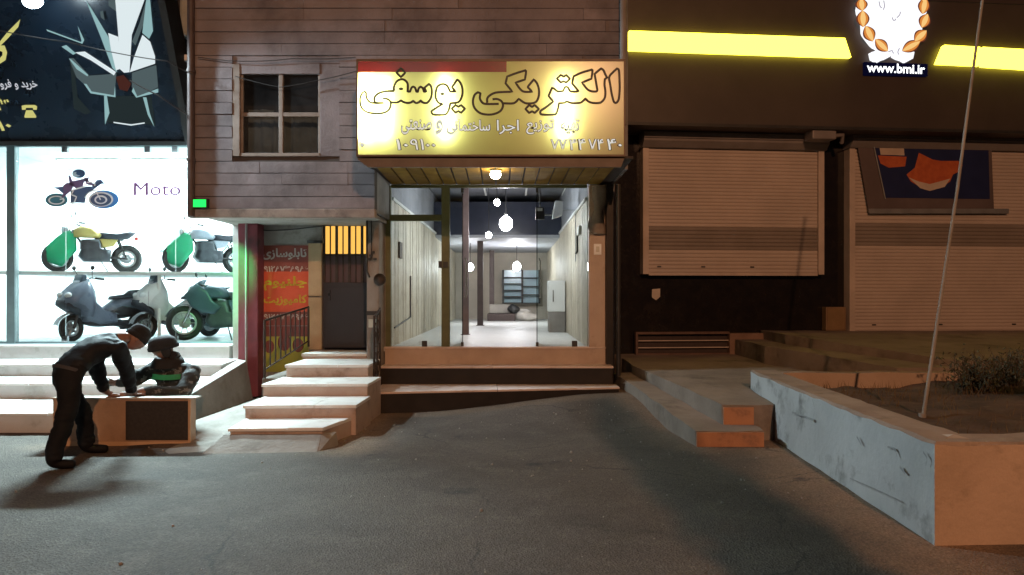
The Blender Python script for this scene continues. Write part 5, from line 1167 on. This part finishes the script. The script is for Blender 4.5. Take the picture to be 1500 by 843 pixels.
# siren box, sticker, low grille, small box
q = thing('siren_box', 'grey box under the bank fascia between the two shutters', 'alarm box', BM @ Vector((4.9, -.5, 4.2)), BA)
u0, z0 = bk(1187, 205, -.62); u1, z1 = bk(1222, 178, -.62)
m = MB(); m.box(u0, u1, -.70, -.40, z0, z1, 0, BM); m.build('casing', HOOD, q, bevel=.02)
m = MB(); m.tube([BM @ Vector((u1, -.6, z0+.08)), BM @ Vector((u1+.16, -.6, z0+.1)), BM @ Vector((u1+.2, -.5, z0-.02))], .035, 8); m.build('bracket', HOOD, q)
q = thing('wall_sticker', 'small pale shield sticker on the dark granite under the left shutter', 'sticker', BM @ Vector((2.6, 0, 1.6)), BA)
m = MB(); m.prism([pv(x, y, -.006) for x, y in ((955, 424), (967, 423), (967, 435), (961, 440), (955, 436))], BM.to_3x3() @ Vector((0, .004, 0))); m.build('label_plate', mat('pale sticker', (.6, .52, .45), rough=.5), q)
q = thing('low_grille', 'low barred vent grille with a solid stone end under the left shutter', 'vent', BM @ Vector((3, -.15, .5)), BA)
u0, z0 = bk(931, 523, -.18); u1, z1 = bk(1068, 486, -.18); u2, _ = bk(1118, 486, -.18)
m = MB(); m.box(u0, u0+.04, -.20, -.10, z0, z1, 0, BM); m.box(u0+.041, u1, -.20, -.10, z1-.04, z1, 0, BM); m.box(u0+.041, u1, -.20, -.10, z0, z0+.06, 0, BM); m.build('grille_frame', mat('rusty brown frame', (.13, .075, .055), (.09, .05, .04), 8, .6), q)
m = MB()
for k in range(2): m.tube([BM @ Vector((u0+.04, -.15, z0+.15+.12*k)), BM @ Vector((u1, -.15, z0+.15+.12*k))], .011, 6)
m.build('bar', SHF, q)
m = MB(); m.box(u0+.041, u1, -.09, -.003, z0, z1-.01, 0, BM); m.build('mesh_back', mat('dark mesh', (.05, .032, .028), (.035, .022, .02), 20, .7), q)
m = MB(); m.box(u1+.001, u2, -.21, -.003, z0, z1-.03, 0, BM); m.build('stone_end', mat('brown stone', (.24, .15, .11), (.18, .11, .08), 4, .7), q, bevel=.015)
q = thing('wall_box', 'small brown box on the dark granite left of the right shutter', 'box', BM @ Vector((5.6, -.1, 1)), BA)
u0, z0 = bk(1210, 485, -.15); u1, z1 = bk(1240, 450, -.15)
m = MB(); m.box(u0, u1-.01, -.15, -.003, z0, z1, 0, BM); m.build('casing', mat('brown box paint', (.24, .15, .08), (.18, .11, .06), 4, .5), q, bevel=.01)
m = MB(); m.box(u0+.03, u1-.04, -.156, -.151, z0+.03, z1-.03, 0, BM); m.build('lid', mat('ochre box lid', (.27, .17, .08), rough=.5), q)

# ------------------------------------------------------------------ pavement in front of the bank, landing, planter
PV = mat('worn paving concrete', (.26, .215, .175), (.19, .155, .125), 1.6, .85, bump=.45, bscale=18, stain=(.10, .08, .062), sscale=1.3)
def slab(name, top, drop, mt, label=None, cat=None):
    m = MB(); a = [Vector(p) for p in top]; m.loft([[Vector((p.x, p.y, drop)) for p in a], a]); o = m.build(name, mt, None)
    bm = bmesh.new(); bm.from_mesh(o.data); bmesh.ops.subdivide_edges(bm, edges=[e for e in bm.edges if e.calc_length() > .3], cuts=18, use_grid_fill=True)
    bmesh.ops.triangulate(bm, faces=[f for f in bm.faces if len(f.verts) > 4])
    for v in bm.verts:
        w = v.co.copy(); v.co += Vector((.022*noise.noise(w*2.3), .022*noise.noise(w*2.3+Vector((7, 0, 0))), .016*noise.noise(w*1.9+Vector((0, 5, 0))) if w.z > drop+.01 else 0)) + Vector((.008*noise.noise(w*9), .008*noise.noise(w*9+Vector((3, 3, 3))), 0))
    bm.to_mesh(o.data); bm.free(); b = o.modifiers.new('bevel', 'BEVEL'); b.width = .02; b.segments = 2; b.limit_method = 'ANGLE'
    return o
o = slab('pavement', [(2.32, 8.27, .38), (2.90, 8.27, .38), (3.0, 9.55, .44), (4.9, 9.55, .44), (4.35, 13.2, .57), (1.56, 13.0, .57), (1.80, 12.3, .555), (1.84, 11.5, .53)], -.1, PV); tag(o, kind='structure')
o = slab('pavement_step', [(1.94, 7.92, .165), (2.66, 7.92, .165), (2.66, 8.25, .165), (2.30, 8.275, .17), (1.82, 11.55, .41), (1.56, 11.5, .41)], -.1, PV); tag(o, kind='structure')
m = MB(); m.box(2.33, 2.70, 8.235, 8.265, .17, .375, 0); m.build('orange_end', MT['travertine']) if False else None
OE = mat('orange stained stone edge', (.45, .22, .11), (.36, .17, .09), 4, .7, stain=(.18, .1, .06), sscale=4)
m = MB(); m.prism([(2.325, 8.245, .172), (2.655, 8.245, .172), (2.655, 8.245, .36), (2.325, 8.245, .36)], (0, .024, 0)); m.prism([(1.945, 7.895, .0), (2.65, 7.895, .0), (2.65, 7.895, .15), (1.945, 7.895, .15)], (0, .024, 0))
o = m.build('kerb_facing', OE); tag(o, kind='structure')
# landing steps beyond the planter
o = slab('landing_step', [(4.89, 9.52, .672), (5.75, 9.52, .672), (4.45, 13.25, .83), (3.86, 13.2, .83), (3.95, 11.7, .80)], .2, PV); tag(o, kind='structure')
o = slab('landing', [(5.70, 9.53, .755), (12, 9.53, .755), (12, 14.0, .96), (4.38, 13.25, .965), (4.40, 12.1, .96)], 0, PV); tag(o, kind='structure')
pl = thing('planter', 'big raised planter with a pale painted side wall and an end wall coloured with sodium light', 'planter', (3.5, 7, 0))
c0, c1, c2, c3 = Vector((2.69, 4.78, 0)), Vector((2.96, 9.31, 0)), Vector((4.40, 9.31, 0)), Vector((4.40, 4.85, 0))
PW1 = mat('pale painted cement', (.58, .60, .60), (.47, .49, .49), 1.4, .75, bump=.4, bscale=14, stain=(.19, .195, .19), sscale=2.6, sth=(.56, .72))
PW2 = mat('sodium tinted end wall', (.45, .34, .26), (.36, .27, .20), 1.4, .8, bump=.4, bscale=14, stain=(.2, .15, .1), sscale=2.2, sth=(.58, .76))  # warm tint puts the sodium lamp's orange into neutral plaster
CAPM = mat('dusty cement cap', (.34, .27, .215), (.26, .20, .16), 2.5, .85, bump=.5, bscale=16, stain=(.15, .11, .08), sscale=3)
c3 = Vector((6.6, 4.88, 0)); c2 = Vector((6.6, 9.45, 0))
def wallrun(path, th, z0, z1, nm, mats):
    """mitred wall along a plan path, outer face on the path, thickness to the left of travel; face material by the way it faces"""
    P = []; corner = []
    for k in range(len(path)-1):
        a, b = path[k], path[k+1]; n = max(2, int((b-a).length/.16))
        for j in range(n if k < len(path)-2 else n+1): P.append((a.lerp(b, j/n), j == 0 and k > 0, (b-a).normalized(), (path[k]-path[k-1]).normalized() if k else None))
    m = MB(); rings = []
    for p, cor, d, dp in P:
        q = Vector((-d.y, d.x, 0))
        if cor: qp = Vector((-dp.y, dp.x, 0)); q = (q+qp)
        o = -q.normalized(); zt = z1+.014*noise.noise(p*2.6)
        w = .007*noise.noise(p*2.1); ch = .018*noise.noise(p*7)
        rings.append([Vector((p.x, p.y, z0))+o*w, Vector((p.x, p.y, z0+(z1-z0)*.35))+o*.012*noise.noise(p*2.3+Vector((0, 0, 5))), Vector((p.x, p.y, z0+(z1-z0)*.7))+o*.012*noise.noise(p*2.9+Vector((0, 0, 9))),
                      Vector((p.x, p.y, zt-.022+ch))+o*w, Vector((p.x, p.y, zt))+q*(.016+abs(ch)), Vector((p.x, p.y, zt-.004))+q*th*.5, Vector((p.x, p.y, zt+.006*noise.noise(p*5)))+q*th, Vector((p.x, p.y, z0))+q*th])
    m.loft(rings)
    o = m.build(nm, mats, pl)
    for f in o.data.polygons: f.material_index = 2 if f.normal.z > .45 else (0 if abs(f.normal.x) > abs(f.normal.y) else 1)
    return o
wallrun([c1, c0, c3], .30, -.05, .66, 'rim_wall', [PW1, PW2, CAPM])
m = MB()
def wp(x, y): return hit(x, y, c0+Vector((-.022, 0, 0)), Vector((-(c1-c0).y, (c1-c0).x, 0)))
SCM = (mat('dark scuff', (.30, .315, .32), (.40, .415, .42), 14, .85), )[0]
for pts, w in (([(1242, 662), (1243, 680), (1242, 700)], .007), ([(1245, 701), (1280, 716), (1319, 734)], .005), ([(1160, 604), (1178, 610), (1192, 616)], .012), ([(1190, 585), (1193, 600), (1191, 615)], .008), ([(1300, 655), (1310, 658), (1314, 668)], .010), ([(1318, 684), (1326, 694)], .012), ([(1352, 662), (1358, 672), (1356, 682)], .012), ([(1160, 586), (1163, 598), (1160, 608)], .006), ([(1255, 640), (1262, 652)], .014), ([(1214, 628), (1216, 660)], .006), ([(1290, 742), (1294, 760)], .006)):
    m = MB()
    q_ = [wp(*p) for p in smooth_line(pts, False)]
    for a_, b_ in zip(q_[:-1], q_[1:]):
        h_ = w*(.6+.6*abs(noise.noise(a_*9))); m.poly([a_+Vector((0, 0, h_)), b_+Vector((0, 0, h_)), b_-Vector((0, 0, h_)), a_-Vector((0, 0, h_))])
    m.build('scuff_mark', SCM, pl)
wallrun([c2, c1+Vector((.31, .0, 0))], .22, .2, .652, 'back_wall', [PW1, PW2, CAPM])
m = MB(); n = 44
def sz(x, y): return .47+.05*noise.noise((x*1.3, y*1.3, 0))+.035*noise.noise((x*4, y*4, 2))+.08*sstep(4.4, 5.4, x)
gx = [2.95+3.7*i/n for i in range(n+1)]; gy = [5.05+4.25*i/60 for i in range(61)]
m.add([(x+.3*(1-i/n)*(y-5)/4.2*.6, y, sz(x, y)) for y in gy for i, x in enumerate(gx)], [(j*(n+1)+i, j*(n+1)+i+1, (j+1)*(n+1)+i+1, (j+1)*(n+1)+i) for j in range(60) for i in range(n)], smooth=True)
m.build('soil', mat('dry brown soil', (.105, .058, .034), (.055, .032, .02), 2.2, .95, bump=.8, bscale=25, stain=(.2, .15, .1), sscale=6, sth=(.62, .75)), pl)
# dry stubble and low shrubs
rs = random.Random(11)
def shrub(x, y, h, s, n, label):
    t = thing('dry_shrub', label, 'shrub', (x, y, sz(x, y)), world=True); st = MB(); lf = MB()
    for i in range(n):
        a = rs.random()*6.28; b = rs.uniform(.1, 1)*s; p0 = Vector((x+rs.gauss(0, s*.2), y+rs.gauss(0, s*.2), sz(x, y)-.02)); p1 = p0+Vector((math.cos(a)*b, math.sin(a)*b, h*rs.uniform(.5, 1)))
        pm_ = p0.lerp(p1, .5)+Vector((0, 0, .06)); st.tube([p0, pm_, p1], [.006, .004, .002], 4)
        for k in range(16):
            c = p0.lerp(p1, rs.uniform(.25, 1.05))+Vector((rs.gauss(0, .03), rs.gauss(0, .03), rs.gauss(0, .03))); M = Matrix.Translation(c) @ Euler((rs.random()*6, rs.random()*6, rs.random()*6)).to_matrix().to_4x4(); l = rs.uniform(.015, .035)
            lf.add([(-l, 0, 0), (0, -l*.35, .004), (l, 0, 0), (0, l*.35, .004)], [(0, 1, 2, 3)], 0, M)
    st.build('stem', mat('dry stem', (.09, .06, .035), rough=.9), t); lf.build('leaves', mat('dull dark leaf', (.045, .05, .022), (.07, .055, .025), 8, .7), t)
shrub(5.15, 8.35, .42, .40, 70, 'dark dry shrub in the planter, leftmost of the three beside the landing')
shrub(5.5, 7.7, .50, .42, 70, 'biggest dark dry shrub in the planter, at the right edge beside the landing')
shrub(5.75, 8.7, .46, .40, 60, 'dark dry shrub in the planter, farthest back of the three beside the landing')
gm = MB()
for i in range(520):
    x = rs.uniform(3.05, 5.6); y = rs.uniform(5.2, 9.0)
    if rs.random() < .5: y = rs.uniform(8.0, 9.05)
    b = Vector((x+.12*(y-5)/4, y, sz(x, y))); h = rs.uniform(.03, .12); d = Vector((rs.gauss(0, .03), rs.gauss(0, .03), h)); w = .004
    gm.add([b+Vector((-w, 0, -.01)), b+Vector((w, 0, -.01)), b+d], [(0, 1, 2)])
o = gm.build('dry_grass', mat('dry grass blade', (.16, .11, .05), (.10, .07, .03), 9, .9)); tag(o, 'sparse dry grass stubble on the planter soil', 'grass', kind='stuff')
q = MB(); b0, b1 = px(1351, 606, 7.0), px(1447, -60, 7.0); b0.z -= .08
mid_ = b0.lerp(b1, .5)+Vector((.02, 0, 0)); q.tube([b0, mid_, b1], [.018, .014, .012], 8); 
q.tube([b0+Vector((0, 0, .02)), b0+Vector((.0, 0, .08))], .034, 8)
tag(q.build('metal_pole', MT['concrete']), 'thin leaning grey pole rising from the planter soil', 'pole')

# cypress added behind the camera to cast the dark strip on the asphalt
cy = thing('shadow_cypress', 'slim cypress shape added out of view to shade the asphalt', 'blocker', (2.15, -1, 0))
m = MB(); m.tube([(2.15, -1, -.05), (2.15, -1, 3), (2.14, -1, 5.4)], [.07, .05, .015], 8); m.build('trunk', MT['brownsteel'], cy)
m = MB(); rc = random.Random(4)
for i in range(3400):
    z = rc.uniform(1.2, 5.6); w = (.31-.10*max(0, z-4.0)/1.1 if z < 5.1 else .21*(5.65-z)/.55)*(.9+.2*noise.noise((0, 0, z*3))); a = rc.random()*6.283; d = w*math.sqrt(rc.random())
    M = Matrix.Translation((2.15+d*math.cos(a), -1+d*math.sin(a), z)) @ Euler((rc.random()*6, rc.random()*6, rc.random()*6)).to_matrix().to_4x4(); l = .06
    m.add([(-l, -l*.4, 0), (l, -l*.4, 0), (l, l*.4, 0), (-l, l*.4, 0)], [(0, 1, 2, 3)], 0, M)
m.build('crown', mat('shadow cypress leaf', (.04, .06, .025), rough=.8), cy)
